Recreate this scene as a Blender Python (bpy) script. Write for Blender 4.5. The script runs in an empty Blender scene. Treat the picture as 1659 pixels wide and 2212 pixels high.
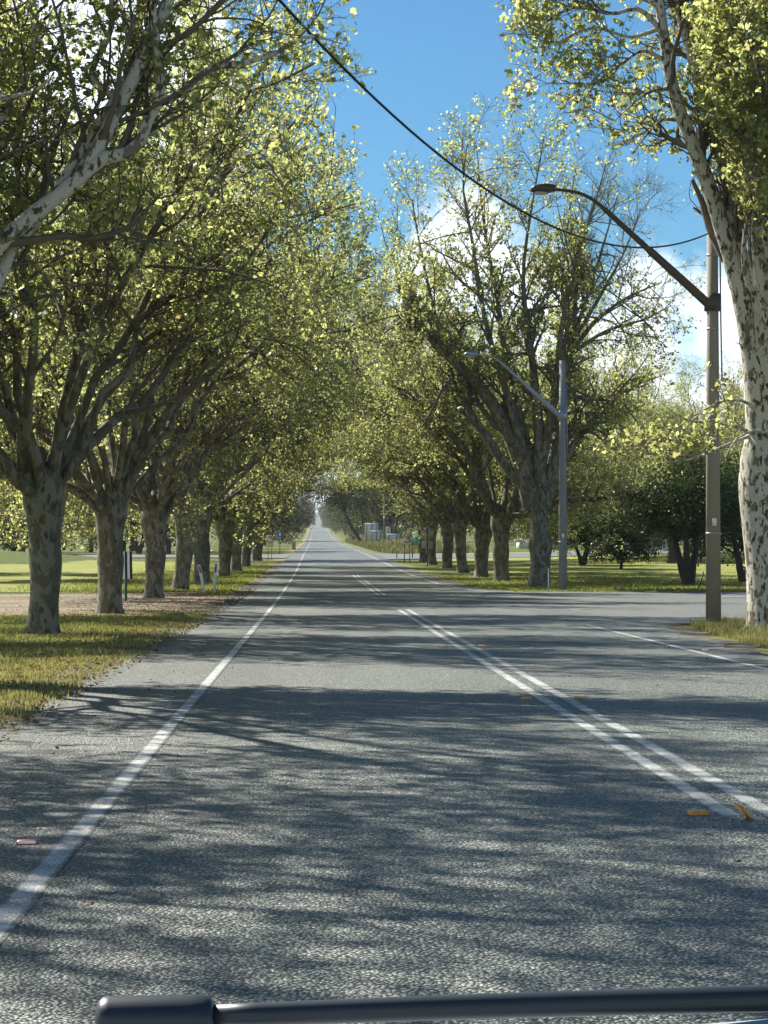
import bpy, math, random
import numpy as np
from mathutils import Vector, Matrix, Euler

S = bpy.context.scene
C = S.collection
RAD = math.radians

# ------------------------------------------------------------------ camera, sky, sun, exposure
F_PX = 4922.0                       # focal length in pixels of a 1659 x 2212 picture
IW, IH = 1659.0, 2212.0
cam_d = bpy.data.cameras.new('camera')
cam = bpy.data.objects.new('camera', cam_d); C.objects.link(cam)
cam_d.sensor_fit = 'VERTICAL'; cam_d.sensor_height = 36.0
cam_d.lens = F_PX / IH * 36.0
cam_d.clip_start = 0.05; cam_d.clip_end = 30000
CAM_H = 1.4
PITCH = math.atan((1205 - 1106) / F_PX)
YAW = math.atan((829.5 - 680) / F_PX)
cam.location = (0, 0, CAM_H)
cam.rotation_euler = (math.pi / 2 + PITCH, 0, -YAW)
S.camera = cam
CAM_R = Euler((math.pi / 2 + PITCH, 0, -YAW)).to_matrix()

SUN_AZ, SUN_EL = 42.0, 40.0         # degrees left of the road's direction, degrees up
W = bpy.data.worlds.new('World'); S.world = W; W.use_nodes = True
wn, wl = W.node_tree.nodes, W.node_tree.links
wn.clear()
def wnode(t, **k):
    n = wn.new(t)
    for a, b in k.items(): setattr(n, a, b)
    return n
def wmath(op, a, b=None):
    n = wn.new('ShaderNodeMath'); n.operation = op
    for i, v in enumerate((a, b)):
        if v is None: continue
        if isinstance(v, (int, float)): n.inputs[i].default_value = v
        else: wl.new(v, n.inputs[i])
    return n.outputs[0]
sky = wnode('ShaderNodeTexSky', sky_type='NISHITA', sun_disc=False)
sky.sun_elevation = RAD(SUN_EL); sky.sun_rotation = RAD(-SUN_AZ)
sky.air_density = 1.1; sky.dust_density = 0.1; sky.ozone_density = 2.5; sky.altitude = 200
tc = wnode('ShaderNodeTexCoord')
sep = wnode('ShaderNodeSeparateXYZ'); wl.new(tc.outputs['Generated'], sep.inputs[0])
az = wmath('ARCTAN2', sep.outputs[0], sep.outputs[1])
el = wmath('ARCSINE', sep.outputs[2])
comb = wnode('ShaderNodeCombineXYZ'); wl.new(az, comb.inputs[0]); wl.new(el, comb.inputs[1])
cn = wnode('ShaderNodeTexNoise'); cn.inputs['Scale'].default_value = 26; cn.inputs['Detail'].default_value = 7
cn.inputs['Roughness'].default_value = 0.58; wl.new(comb.outputs[0], cn.inputs['Vector'])
cr = wnode('ShaderNodeValToRGB')     # height of the cloud tops, and of painted white glare at left, by azimuth (-0.3 .. 0.3 rad)
wl.new(wmath('ADD', wmath('MULTIPLY', az, 1 / 0.6), 0.5), cr.inputs[0])
def grey(v): return (v, v, v, 1)
E = cr.color_ramp.elements
E[0].position = 0.0; E[0].color = grey(0.32); E[1].position = 1.0; E[1].color = grey(0.12)
for p_, v_ in ((0.42, 0.30), (0.468, 0.10), (0.50, 0.09), (0.545, 0.115), (0.575, 0.156), (0.625, 0.168), (0.675, 0.148), (0.705, 0.112), (0.745, 0.138), (0.79, 0.132)):
    e = E.new(p_); e.color = grey(v_)
top = wmath('ADD', cr.outputs[0], wmath('MULTIPLY', wmath('SUBTRACT', cn.outputs['Fac'], 0.5), 0.085))
mask = wnode('ShaderNodeMapRange', interpolation_type='SMOOTHSTEP')
wl.new(wmath('SUBTRACT', top, el), mask.inputs[0])
mask.inputs[1].default_value = -0.006; mask.inputs[2].default_value = 0.024
cn2 = wnode('ShaderNodeTexNoise'); cn2.inputs['Scale'].default_value = 17; cn2.inputs['Detail'].default_value = 6
wl.new(comb.outputs[0], cn2.inputs['Vector'])
brk = wnode('ShaderNodeMapRange', interpolation_type='SMOOTHSTEP')
wl.new(cn2.outputs['Fac'], brk.inputs[0]); brk.inputs[1].default_value = 0.25; brk.inputs[2].default_value = 0.50
fac = wmath('MULTIPLY', mask.outputs[0], wmath('MULTIPLY', brk.outputs[0], 0.86))
ccol = wnode('ShaderNodeMix', data_type='RGBA')
wl.new(cn2.outputs['Fac'], ccol.inputs[0])
ccol.inputs[6].default_value = (6.2, 7.0, 7.9, 1); ccol.inputs[7].default_value = (8.6, 8.9, 9.2, 1)
smix = wnode('ShaderNodeMix', data_type='RGBA')
tint = wnode('ShaderNodeMix', data_type='RGBA', blend_type='MULTIPLY'); tint.inputs[0].default_value = 1.0   # white balance of the sky
wl.new(sky.outputs[0], tint.inputs[6]); tint.inputs[7].default_value = (0.185, 0.375, 0.485, 1)
wl.new(fac, smix.inputs[0]); wl.new(tint.outputs[2], smix.inputs[6]); wl.new(ccol.outputs[2], smix.inputs[7])
bg = wnode('ShaderNodeBackground'); bg.inputs['Strength'].default_value = 0.09
wl.new(smix.outputs[2], bg.inputs['Color'])
wo = wnode('ShaderNodeOutputWorld'); wl.new(bg.outputs[0], wo.inputs[0])

sun_d = bpy.data.lights.new('sun', 'SUN'); sun_d.energy = 5.0; sun_d.angle = RAD(0.53); sun_d.color = (1.0, 0.95, 0.86)
sun = bpy.data.objects.new('sun', sun_d); C.objects.link(sun)
sdir = Vector((-math.sin(RAD(SUN_AZ)) * math.cos(RAD(SUN_EL)), math.cos(RAD(SUN_AZ)) * math.cos(RAD(SUN_EL)), math.sin(RAD(SUN_EL))))
sun.rotation_euler = (-sdir).to_track_quat('-Z', 'Y').to_euler()
sun.location = (-30, 20, 60)

S.view_settings.view_transform = 'Standard'; S.view_settings.look = 'None'
S.view_settings.exposure = 1.24; S.view_settings.gamma = 1.0
S.cycles.max_bounces = 7; S.cycles.diffuse_bounces = 3; S.cycles.transmission_bounces = 4
S.cycles.transparent_max_bounces = 8; S.cycles.glossy_bounces = 2; S.cycles.volume_bounces = 0
S.cycles.caustics_reflective = False; S.cycles.caustics_refractive = False
S.cycles.use_denoising = True

# ------------------------------------------------------------------ helpers
def at(px, py, Y):
    """point seen at pixel (1659-wide picture) at road distance Y"""
    r = CAM_R @ Vector(((px - IW / 2) / F_PX, -(py - IH / 2) / F_PX, -1))
    k = Y / r.y
    return np.array((r.x * k, Y, CAM_H + r.z * k))

PROF = np.array([(-40, 0), (60, 0), (75, .05), (95, .14), (130, .34), (160, .66), (181, .92), (230, 1.5), (287, 2.1), (400, 3.3), (578, 5.25),
                 (806, 9.3), (1000, 13.2), (1150, 16.1), (1254, 17.7), (1300, 17.9), (1380, 17.6), (1480, 20.2), (1700, 24.6), (5400, 106), (6500, 112), (9000, 60)])
YR = np.unique(np.concatenate([np.arange(-40, 140, 2.0), np.arange(140, 300, 5.0), np.arange(300, 1300, 20.0), np.arange(1300, 2000, 40), np.arange(2000, 6500, 200), [6500, 9000]]))
def prof(y):
    return np.interp(y, PROF[:, 0], PROF[:, 1])
def sm(a, b, x):
    t = np.clip((np.asarray(x, float) - a) / (b - a), 0, 1); return t * t * (3 - 2 * t)
def gz(x, y):
    x = np.asarray(x, float); y = np.asarray(y, float)
    z = prof(y)
    z = z + 0.9 * sm(-14, -26, x) * sm(172, 190, y) * (1 - sm(198, 210, y))          # bank on the left, beyond the paddock
    z = z + 0.45 * sm(8.5, 12, x) * sm(270, 300, y) * (1 - sm(700, 900, y))           # right bank with the tall grass
    z = z + 0.5 * sm(12, 40, x) * sm(120, 200, y)
    z = z + 30 * sm(300, 1500, np.abs(x)) * sm(800, 3000, y)
    return z

def new_mesh(name, V, faces_flat, totals):
    me = bpy.data.meshes.new(name)
    V = np.ascontiguousarray(V, np.float32)
    fl = np.ascontiguousarray(faces_flat, np.int32); tt = np.ascontiguousarray(totals, np.int32)
    me.vertices.add(len(V)); me.vertices.foreach_set('co', V.ravel())
    me.loops.add(len(fl)); me.loops.foreach_set('vertex_index', fl)
    me.polygons.add(len(tt))
    st = np.zeros(len(tt), np.int32); st[1:] = np.cumsum(tt)[:-1]
    me.polygons.foreach_set('loop_start', st); me.polygons.foreach_set('loop_total', tt)
    me.update(calc_edges=True); me.validate()
    return me

class MB:
    """collects pieces that become ONE mesh"""
    def __init__(s): s.V = []; s.F = []; s.T = []; s.n = 0; s.M = []
    def add(s, V, faces, mi=0):
        V = np.asarray(V, float).reshape(-1, 3)
        if isinstance(faces, np.ndarray):
            s.F.append((faces + s.n).ravel()); s.T.append(np.full(len(faces), faces.shape[1]))
            s.M.append(np.full(len(faces), mi))
        else:
            for f in faces: s.F.append(np.array(f) + s.n); s.T.append(np.array([len(f)])); s.M.append(np.array([mi]))
        s.V.append(V); s.n += len(V); return s
    def box(s, c, d, rot=None, mi=0, bev=0.0):
        x, y, z = np.array(d, float) / 2
        if bev:
            b = bev
            pts = []
            for sz in (-1, 1):
                for q in ((x - b, y), (x, y - b), (x, -y + b), (x - b, -y), (-x + b, -y), (-x, -y + b), (-x, y - b), (-x + b, y)):
                    pts.append((q[0], q[1], sz * z))
            V = np.array(pts); Fs = [tuple(range(7, -1, -1))[::-1][::-1], tuple(range(8, 16))[::-1]] + [(i, (i + 1) % 8, 8 + (i + 1) % 8, 8 + i) for i in range(8)]
        else:
            V = np.array([(a * x, b * y, e * z) for e in (-1, 1) for b in (-1, 1) for a in (-1, 1)])
            Fs = [(0, 2, 3, 1), (4, 5, 7, 6), (0, 1, 5, 4), (2, 6, 7, 3), (0, 4, 6, 2), (1, 3, 7, 5)]
        if rot is not None: V = V @ np.array(Euler(rot).to_matrix()).T
        return s.add(V + np.array(c), Fs, mi)
    def tube(s, P, R, n=12, cap=True, mi=0):
        P = np.array(P, float); R = np.broadcast_to(np.asarray(R, float), (len(P),))
        V, Q = tubes(P[None], R[None], n)
        s.add(V, Q, mi)
        if cap:
            k = len(P); o = s.n - len(V)
            s.F.append(np.arange(n)[::-1] + o); s.T.append(np.array([n])); s.M.append(np.array([mi]))
            s.F.append(np.arange(n) + o + (k - 1) * n); s.T.append(np.array([n])); s.M.append(np.array([mi]))
        return s
    def prism(s, pts, y0, y1, mi=0):
        """an outline in x,z pushed from y0 to y1"""
        n = len(pts)
        V = [(p[0], y0, p[1]) for p in pts] + [(p[0], y1, p[1]) for p in pts]
        return s.add(V, [tuple(range(n)), tuple(range(n, 2 * n))[::-1]] + [(i, i + n, (i + 1) % n + n, (i + 1) % n) for i in range(n)], mi)
    def build(s, name, mats, parent=None, smooth=False, loc=None):
        me = new_mesh(name, np.concatenate(s.V), np.concatenate(s.F), np.concatenate(s.T))
        for m in (mats if isinstance(mats, (list, tuple)) else [mats]): me.materials.append(m)
        if isinstance(mats, (list, tuple)) and len(mats) > 1:
            me.polygons.foreach_set('material_index', np.concatenate(s.M).astype(np.int32))
        if smooth:
            me.polygons.foreach_set('use_smooth', np.ones(len(me.polygons), bool))
        o = bpy.data.objects.new(name, me); C.objects.link(o)
        if parent: o.parent = parent
        if loc is not None: o.location = loc
        return o

def tubes(P, R, n):
    N, K, _ = P.shape
    T = np.gradient(P, axis=1); T /= np.linalg.norm(T, axis=2, keepdims=True) + 1e-9
    D = P[:, -1] - P[:, 0]; D /= np.linalg.norm(D, axis=1, keepdims=True) + 1e-9
    a = np.where(np.abs(D[:, :1]) < 0.8, np.array([[1., .0, .0]]), np.array([[0., 1., 0.]]))
    ref = np.cross(D, a); ref /= np.linalg.norm(ref, axis=1, keepdims=True) + 1e-9
    U = ref[:, None] - (ref[:, None] * T).sum(2, keepdims=True) * T; U /= np.linalg.norm(U, axis=2, keepdims=True) + 1e-9
    Vv = np.cross(T, U)
    th = np.arange(n) * 2 * np.pi / n
    X = P[:, :, None] + R[:, :, None, None] * (np.cos(th)[None, None, :, None] * U[:, :, None] + np.sin(th)[None, None, :, None] * Vv[:, :, None])
    idx = np.arange(N * K * n).reshape(N, K, n)
    i0 = idx[:, :-1]; i1 = idx[:, 1:]
    Q = np.stack([i0, np.roll(i0, -1, 2), np.roll(i1, -1, 2), i1], -1).reshape(-1, 4)
    return X.reshape(-1, 3), Q

def tag(o, label=None, cat=None, group=None, kind=None):
    if label: o['label'] = label
    if cat: o['category'] = cat
    if group: o['group'] = group
    if kind: o['kind'] = kind
    return o
def thing(name, loc, label, cat, group=None, rz=0):
    o = bpy.data.objects.new(name, None); C.objects.link(o); o.location = loc; o.rotation_euler = (0, 0, rz)
    o.empty_display_size = 0.3
    return tag(o, label, cat, group)
def copy_thing(root, loc, rz=0, scale=1.0, label=None, group=None):
    r = root.copy(); C.objects.link(r); r.location = loc; r.rotation_euler = (0, 0, rz)
    r.scale = (scale,) * 3 if not isinstance(scale, tuple) else scale
    if label: r['label'] = label
    if group: r['group'] = group
    for ch in list(root.children):
        c = ch.copy(); C.objects.link(c); c.parent = r
        for g in list(ch.children):
            d = g.copy(); C.objects.link(d); d.parent = c
    return r

# ------------------------------------------------------------------ materials
class NT:
    def __init__(s, name):
        s.m = bpy.data.materials.new(name); s.m.use_nodes = True
        s.n = s.m.node_tree.nodes; s.l = s.m.node_tree.links
        s.b = s.n['Principled BSDF']; s.out = s.n['Material Output']
        s.tc = s.n.new('ShaderNodeTexCoord')
    def put(s, sock, v):
        if hasattr(v, 'links'): s.l.new(v, sock)
        elif isinstance(v, tuple) and len(v) == 3 and sock.type == 'RGBA': sock.default_value = (*v, 1)
        else: sock.default_value = v
    def noise(s, scale, detail=4, rough=0.55, vec=None, stretch=None):
        n = s.n.new('ShaderNodeTexNoise'); n.inputs['Scale'].default_value = scale
        n.inputs['Detail'].default_value = detail; n.inputs['Roughness'].default_value = rough
        v = vec or s.tc.outputs['Object']
        if stretch:
            mp = s.n.new('ShaderNodeMapping'); mp.inputs['Scale'].default_value = stretch; s.l.new(v, mp.inputs[0]); v = mp.outputs[0]
        s.l.new(v, n.inputs['Vector']); return n.outputs['Fac']
    def voro(s, scale, feature='F1', out='Distance', vec=None, stretch=None):
        n = s.n.new('ShaderNodeTexVoronoi'); n.feature = feature; n.inputs['Scale'].default_value = scale
        v = vec or s.tc.outputs['Object']
        if stretch:
            mp = s.n.new('ShaderNodeMapping'); mp.inputs['Scale'].default_value = stretch; s.l.new(v, mp.inputs[0]); v = mp.outputs[0]
        s.l.new(v, n.inputs['Vector']); return n.outputs[out]
    def ramp(s, v, stops, interp='LINEAR'):
        r = s.n.new('ShaderNodeValToRGB'); r.color_ramp.interpolation = interp; e = r.color_ramp.elements
        e[0].position, e[0].color = stops[0][0], (*stops[0][1], 1); e[1].position, e[1].color = stops[-1][0], (*stops[-1][1], 1)
        for p, c in stops[1:-1]: k = e.new(p); k.color = (*c, 1)
        s.l.new(v, r.inputs[0]); return r.outputs[0]
    def mrange(s, v, a, b, c=0., d=1.):
        n = s.n.new('ShaderNodeMapRange'); s.put(n.inputs[0], v)
        for i, q in enumerate((a, b, c, d)): n.inputs[i + 1].default_value = q
        return n.outputs[0]
    def mix(s, f, a, b, blend='MIX'):
        n = s.n.new('ShaderNodeMix'); n.data_type = 'RGBA'; n.blend_type = blend
        s.put(n.inputs[0], f); s.put(n.inputs[6], a); s.put(n.inputs[7], b); return n.outputs[2]
    def math(s, op, a, b=0.0):
        n = s.n.new('ShaderNodeMath'); n.operation = op; s.put(n.inputs[0], a); s.put(n.inputs[1], b); return n.outputs[0]
    def bump(s, h, strength=0.5, dist=0.02):
        n = s.n.new('ShaderNodeBump'); n.inputs['Strength'].default_value = strength; n.inputs['Distance'].default_value = dist
        s.l.new(h, n.inputs['Height']); s.l.new(n.outputs[0], s.b.inputs['Normal']); return s
    def xyz(s):
        n = s.n.new('ShaderNodeSeparateXYZ'); s.l.new(s.tc.outputs['Object'], n.inputs[0]); return n.outputs
    def fin(s, col, rough=0.7, spec=0.3, metal=0.0):
        s.put(s.b.inputs['Base Color'], col); s.put(s.b.inputs['Roughness'], rough)
        s.b.inputs['Specular IOR Level'].default_value = spec; s.b.inputs['Metallic'].default_value = metal; return s.m

def plain(name, col, rough=0.6, var=0.25, scale=6.0, spec=0.3, metal=0.0, stretch=None):
    t = NT(name); n = t.noise(scale, 5, 0.6, stretch=stretch)
    c = t.mix(n, tuple(v * (1 - var) for v in col), tuple(min(1, v * (1 + var)) for v in col))
    t.bump(n, 0.15, 0.01)
    return t.fin(c, rough, spec, metal)

def asphalt_nodes(t, lo=0.030, hi=0.30):
    """stones of a sprayed seal: dark gaps, stones of uneven grey, wheel tracks and blotches"""
    cell = t.voro(66, 'F1', 'Color'); dist = t.voro(66, 'F1', 'Distance')
    sep = t.n.new('ShaderNodeSeparateColor'); t.l.new(cell, sep.inputs[0])
    v = sep.outputs[0]
    stone = t.ramp(v, [(0, (lo, lo * 1.02, lo * .95)), (0.45, (hi * .40, hi * .41, hi * .36)), (0.8, (hi * .72, hi * .73, hi * .635)), (1, (hi * 1.25, hi * 1.24, hi * 1.03))])
    gap = t.mrange(dist, 0.34, 0.62)
    c = t.mix(gap, stone, (0.018, 0.019, 0.021))
    big = t.noise(0.55, 5, 0.6, stretch=(1, .25, 1))
    c = t.mix(t.mrange(big, 0.3, 0.7, 0.0, 0.40), c, (0.05, 0.052, 0.050))
    tr_ = t.noise(0.9, 3, 0.5, stretch=(1, .02, 1)); c = t.mix(t.mrange(tr_, 0.42, 0.66, 0.0, 0.38), c, (0.045, 0.047, 0.046))
    spot = t.noise(2.2, 6, 0.7); c = t.mix(t.mrange(spot, 0.60, 0.72, 0.0, 0.35), c, (0.03, 0.03, 0.03))
    c = t.mix(1.0, c, (0.93, 1.0, 0.93), 'MULTIPLY')      # slightly greenish basalt chips
    h = t.math('SUBTRACT', 1.0, t.mrange(dist, 0.1, 0.75))
    h = t.math('ADD', h, t.math('MULTIPLY', v, 0.6))
    return c, h
def make_asphalt(name, lo, hi, tint=None):
    t = NT(name); c, h = asphalt_nodes(t, lo, hi)
    if tint:
        c = t.mix(0.45, c, tint); c = t.mix(t.mrange(t.noise(.5, 6, .65, stretch=(.25, 1, 1)), .42, .62, 0., .45), c, (0.10, 0.098, 0.085))
    t.bump(h, 0.8, 0.009)
    return t.fin(c, 0.55, 0.4)
M = {}
M['road'] = make_asphalt('chip_seal', 0.040, 0.66)
M['side'] = make_asphalt('pale_seal', 0.06, 0.42, (0.205, 0.21, 0.17))
t = NT('road_shoulder'); c, h = asphalt_nodes(t, 0.03, 0.24); c = t.mix(t.mrange(t.noise(1.5, 5), .30, .60, 0.1, .75), c, (0.22, 0.185, 0.125)); t.bump(h, 1.0, 0.012); M['shoulder'] = t.fin(c, 0.85, 0.2)
def paint_mat(cx=None, w=.13):
    t = NT('line_paint'); c, h = asphalt_nodes(t, .035, .5)
    wear = t.math('ADD', t.math('MULTIPLY', t.noise(3.5, 6, .7), 0.7), t.math('MULTIPLY', t.noise(70, 3, .7), 0.45))
    if cx is not None:
        d = t.math('ABSOLUTE', t.math('SUBTRACT', t.xyz()[0], cx)); wear = t.math('ADD', wear, t.mrange(d, w * .30, w * .55, 0., .26))
    c = t.mix(t.mrange(wear, .49, .74, 0.85, 0.04), c, (0.56, 0.57, 0.54)); t.bump(h, 0.6, 0.007); return t.fin(c, 0.6, 0.35)
M['paint'] = paint_mat()

def grass_ground(name, green, dark, dry, dryness=0.5):
    t = NT(name)
    big = t.noise(0.16, 5, .6); mid = t.noise(1.6, 6, .65); fine = t.noise(28, 4, .7)
    c = t.mix(t.mrange(big, .35, .65), green, dark)
    c = t.mix(t.mrange(t.math('ADD', t.math('MULTIPLY', mid, .6), t.math('MULTIPLY', big, .4)), .62 - .3 * dryness, .80 - .25 * dryness), c, dry)
    c = t.mix(t.mrange(fine, .3, .75, .0, .55), c, tuple(v * .45 for v in dark))
    t.bump(t.math('ADD', fine, mid), 0.8, 0.06)
    return t, c
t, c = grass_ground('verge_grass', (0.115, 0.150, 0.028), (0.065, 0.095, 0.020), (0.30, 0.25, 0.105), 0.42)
X = t.xyz()
edge = t.math('MULTIPLY', t.mrange(X[0], -4.6, -2.4), t.math('SUBTRACT', 1.0, t.mrange(X[0], 5.0, 9.0)))
edge = t.math('ADD', edge, t.mrange(X[1], 34, 22, 0.0, .35)); edge = t.math('ADD', edge, t.math('MULTIPLY', t.math('SUBTRACT', t.noise(.9, 5, .65), .5), 1.6))
c = t.mix(t.mrange(edge, .25, .95, 0., .9), c, (0.36, 0.29, 0.14))
soil = t.noise(2.3, 6, .7); c = t.mix(t.mrange(soil, .58, .68, 0., .7), c, (0.17, 0.12, 0.07))
M['ground'] = t.fin(c, 0.9, 0.1)
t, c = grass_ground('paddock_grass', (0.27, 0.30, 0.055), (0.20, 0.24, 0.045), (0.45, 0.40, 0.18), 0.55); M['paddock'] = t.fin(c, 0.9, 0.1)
t = NT('gravel_dirt'); n1 = t.noise(.8, 6, .65); n2 = t.noise(14, 5, .7); n3 = t.voro(9, 'F1', 'Distance')
c = t.mix(n1, (0.24, 0.185, 0.135), (0.40, 0.33, 0.25)); c = t.mix(t.mrange(n2, .48, .62), c, (0.10, 0.07, 0.045)); c = t.mix(t.mrange(t.noise(.35, 6, .7, stretch=(.4, 1, 1)), .5, .62, 0, .75), c, (0.12, 0.125, 0.04)); t.bump(t.math('ADD', n2, n3), 0.9, 0.05)
M['gravel'] = t.fin(c, 0.92, 0.1)

def leaf_mat(name, cols, trans, tf=0.5, gloss=0.25):
    m = bpy.data.materials.new(name); m.use_nodes = True; n, l = m.node_tree.nodes, m.node_tree.links; n.clear()
    g = n.new('ShaderNodeNewGeometry'); r = n.new('ShaderNodeValToRGB'); e = r.color_ramp.elements
    k = len(cols)
    e[0].color = (*cols[0], 1); e[1].color = (*cols[-1], 1)
    for i in range(1, k - 1): q = e.new(i / (k - 1)); q.color = (*cols[i], 1)
    l.new(g.outputs['Random Per Island'], r.inputs[0])
    d = n.new('ShaderNodeBsdfPrincipled'); d.inputs['Roughness'].default_value = 0.38; d.inputs['Specular IOR Level'].default_value = gloss
    l.new(r.outputs[0], d.inputs['Base Color'])
    t_ = n.new('ShaderNodeBsdfTranslucent')
    mu = n.new('ShaderNodeMix'); mu.data_type = 'RGBA'; mu.blend_type = 'MULTIPLY'; mu.inputs[0].default_value = 1.0
    l.new(r.outputs[0], mu.inputs[6]); mu.inputs[7].default_value = (*trans, 1); l.new(mu.outputs[2], t_.inputs['Color'])
    mx = n.new('ShaderNodeMixShader'); mx.inputs[0].default_value = tf; l.new(d.outputs[0], mx.inputs[1]); l.new(t_.outputs[0], mx.inputs[2])
    o = n.new('ShaderNodeOutputMaterial'); l.new(mx.outputs[0], o.inputs[0]); return m
M['leaf'] = leaf_mat('plane_leaf', [(0.15, 0.125, 0.06), (0.135, 0.16, 0.055), (0.20, 0.225, 0.082), (0.265, 0.275, 0.115), (0.16, 0.185, 0.064)], (2.6, 2.55, 2.2), 0.64, .4)
M['gum_leaf'] = leaf_mat('gum_leaf', [(0.032, 0.042, 0.012), (0.05, 0.06, 0.017), (0.085, 0.085, 0.024), (0.045, 0.042, 0.015)], (1.5, 1.6, 1.1), 0.3, .08)
M['olive_leaf'] = leaf_mat('dark_leaf', [(0.022, 0.034, 0.014), (0.032, 0.048, 0.018), (0.05, 0.062, 0.024)], (1.4, 1.7, 1.0), 0.25, .06)
M['grass_blade'] = leaf_mat('grass_blade', [(0.12, 0.17, 0.03), (0.09, 0.14, 0.025), (0.22, 0.22, 0.06), (0.33, 0.28, 0.12), (0.13, 0.18, 0.035)], (1.5, 1.5, 1.2), 0.4, .05)
M['dry_blade'] = leaf_mat('dry_grass_blade', [(0.33, 0.28, 0.14), (0.25, 0.22, 0.09), (0.15, 0.17, 0.055), (0.38, 0.32, 0.17)], (1.3, 1.3, 1.1), 0.4, .05)

M['bank_blade'] = leaf_mat('bank_grass_blade', [(0.10, 0.12, 0.04), (0.20, 0.18, 0.085), (0.07, 0.09, 0.03), (0.26, 0.22, 0.12)], (1.3, 1.3, 1.1), 0.35, .03)
def bark(name, cream, olive, brown, scale=1.0, sh=0.0):
    t = NT(name)
    n = t.noise(5.2 * scale, 4, .55, stretch=(1, 1, .5)); n2 = t.noise(8.0 * scale, 4, .55, stretch=(1, 1, .45)); f = t.noise(30, 4, .7)
    c = t.mix(t.mrange(n, .50 + sh, .53 + sh), olive, cream)
    c = t.mix(t.mrange(n2, .56, .60), c, brown)
    c = t.mix(t.mrange(f, .3, .8, 0, .35), c, tuple(v * .5 for v in olive))
    t.bump(t.math('ADD', t.math('MULTIPLY', n, 1.2), f), 0.6, 0.03)
    return t.fin(c, 0.8, 0.2)
M['bark'] = bark('plane_bark', (0.235, 0.22, 0.165), (0.14, 0.128, 0.088), (0.095, 0.076, 0.054))
M['pale_bark'] = bark('pale_plane_bark', (0.60, 0.57, 0.48), (0.21, 0.19, 0.13), (0.085, 0.062, 0.045), 1.4, -.085)
M['twig'] = plain('plane_twig', (0.135, 0.112, 0.084), 0.85, .4, 5)
M['gum_bark'] = plain('gum_bark', (0.11, 0.085, 0.065), 0.9, .5, 3)
M['dark_bark'] = plain('dark_bark', (0.055, 0.045, 0.038), 0.9, .5, 4)
M['concrete'] = plain('pole_concrete', (0.25, 0.225, 0.185), 0.85, .16, 7, .2, stretch=(1, 1, .15))
M['concrete_grey'] = plain('grey_pole_concrete', (0.25, 0.25, 0.245), 0.85, .16, 7, .2, stretch=(1, 1, .15))
M['dark_steel'] = plain('dark_steel', (0.075, 0.06, 0.05), 0.55, .2, 6, .4)
M['galv'] = plain('galvanised_steel', (0.33, 0.36, 0.39), 0.45, .15, 12, .5, .5)
M['lamp_glass'] = plain('lamp_lens', (0.55, 0.57, 0.56), 0.25, .08, 8, .5)
M['cable'] = plain('black_cable', (0.018, 0.014, 0.016), 0.6, .2, 3)
M['white'] = plain('white_paint', (0.78, 0.77, 0.73), 0.5, .08, 5)
M['red'] = plain('red_reflector', (0.42, 0.025, 0.02), 0.3, .15, 15, .5)
M['sign_red'] = plain('sign_red', (0.42, 0.02, 0.03), 0.5, .1, 8)
M['black'] = plain('sign_black', (0.02, 0.021, 0.024), 0.5, .2, 8)
M['sign_white'] = plain('sign_white', (0.86, 0.86, 0.82), 0.45, .05, 6)
M['green_sign'] = plain('sign_green', (0.015, 0.11, 0.075), 0.45, .12, 6)
M['blue_sign'] = plain('sign_blue', (0.015, 0.11, 0.36), 0.45, .1, 6)
M['teal_sign'] = plain('sign_teal', (0.10, 0.38, 0.30), 0.5, .45, 3)
M['alu'] = plain('sign_back_aluminium', (0.74, 0.74, 0.71), 0.55, .06, 4, .4)
M['alu_dull'] = plain('dull_sign_back', (0.40, 0.39, 0.35), 0.65, .12, 4, .3)
M['post'] = plain('dark_post', (0.06, 0.055, 0.05), 0.7, .3, 7)
M['amber'] = plain('amber_reflector', (0.72, 0.30, 0.03), 0.4, .2, 20, .5)
M['marker_red'] = plain('red_marker', (0.42, 0.10, 0.09), 0.4, .25, 20, .5)
M['marker_white'] = plain('marker_face', (0.62, 0.55, 0.45), 0.4, .15, 20, .5)
M['wood'] = plain('grey_timber', (0.20, 0.17, 0.14), 0.85, .3, 8, .2, stretch=(1, 1, .1))
M['roof'] = plain('red_roof', (0.34, 0.06, 0.04), 0.7, .3, 1.2)
M['wall'] = plain('white_wall', (0.70, 0.70, 0.68), 0.7, .08, 1)
M['glass'] = plain('window_glass', (0.04, 0.05, 0.06), 0.1, .1, 1, .6)
M['stake'] = plain('navy_stake', (0.02, 0.03, 0.07), 0.6, .2, 7)
t = NT('wiper_black'); M['wiper'] = t.fin(t.mix(t.noise(9, 5, .6), (0.016, 0.022, 0.028), (0.030, 0.038, 0.045)), 0.42, 0.4)
M['bonnet'] = plain('silver_car_paint', (0.42, 0.46, 0.50), 0.35, .04, 6, .5, .2)

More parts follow.
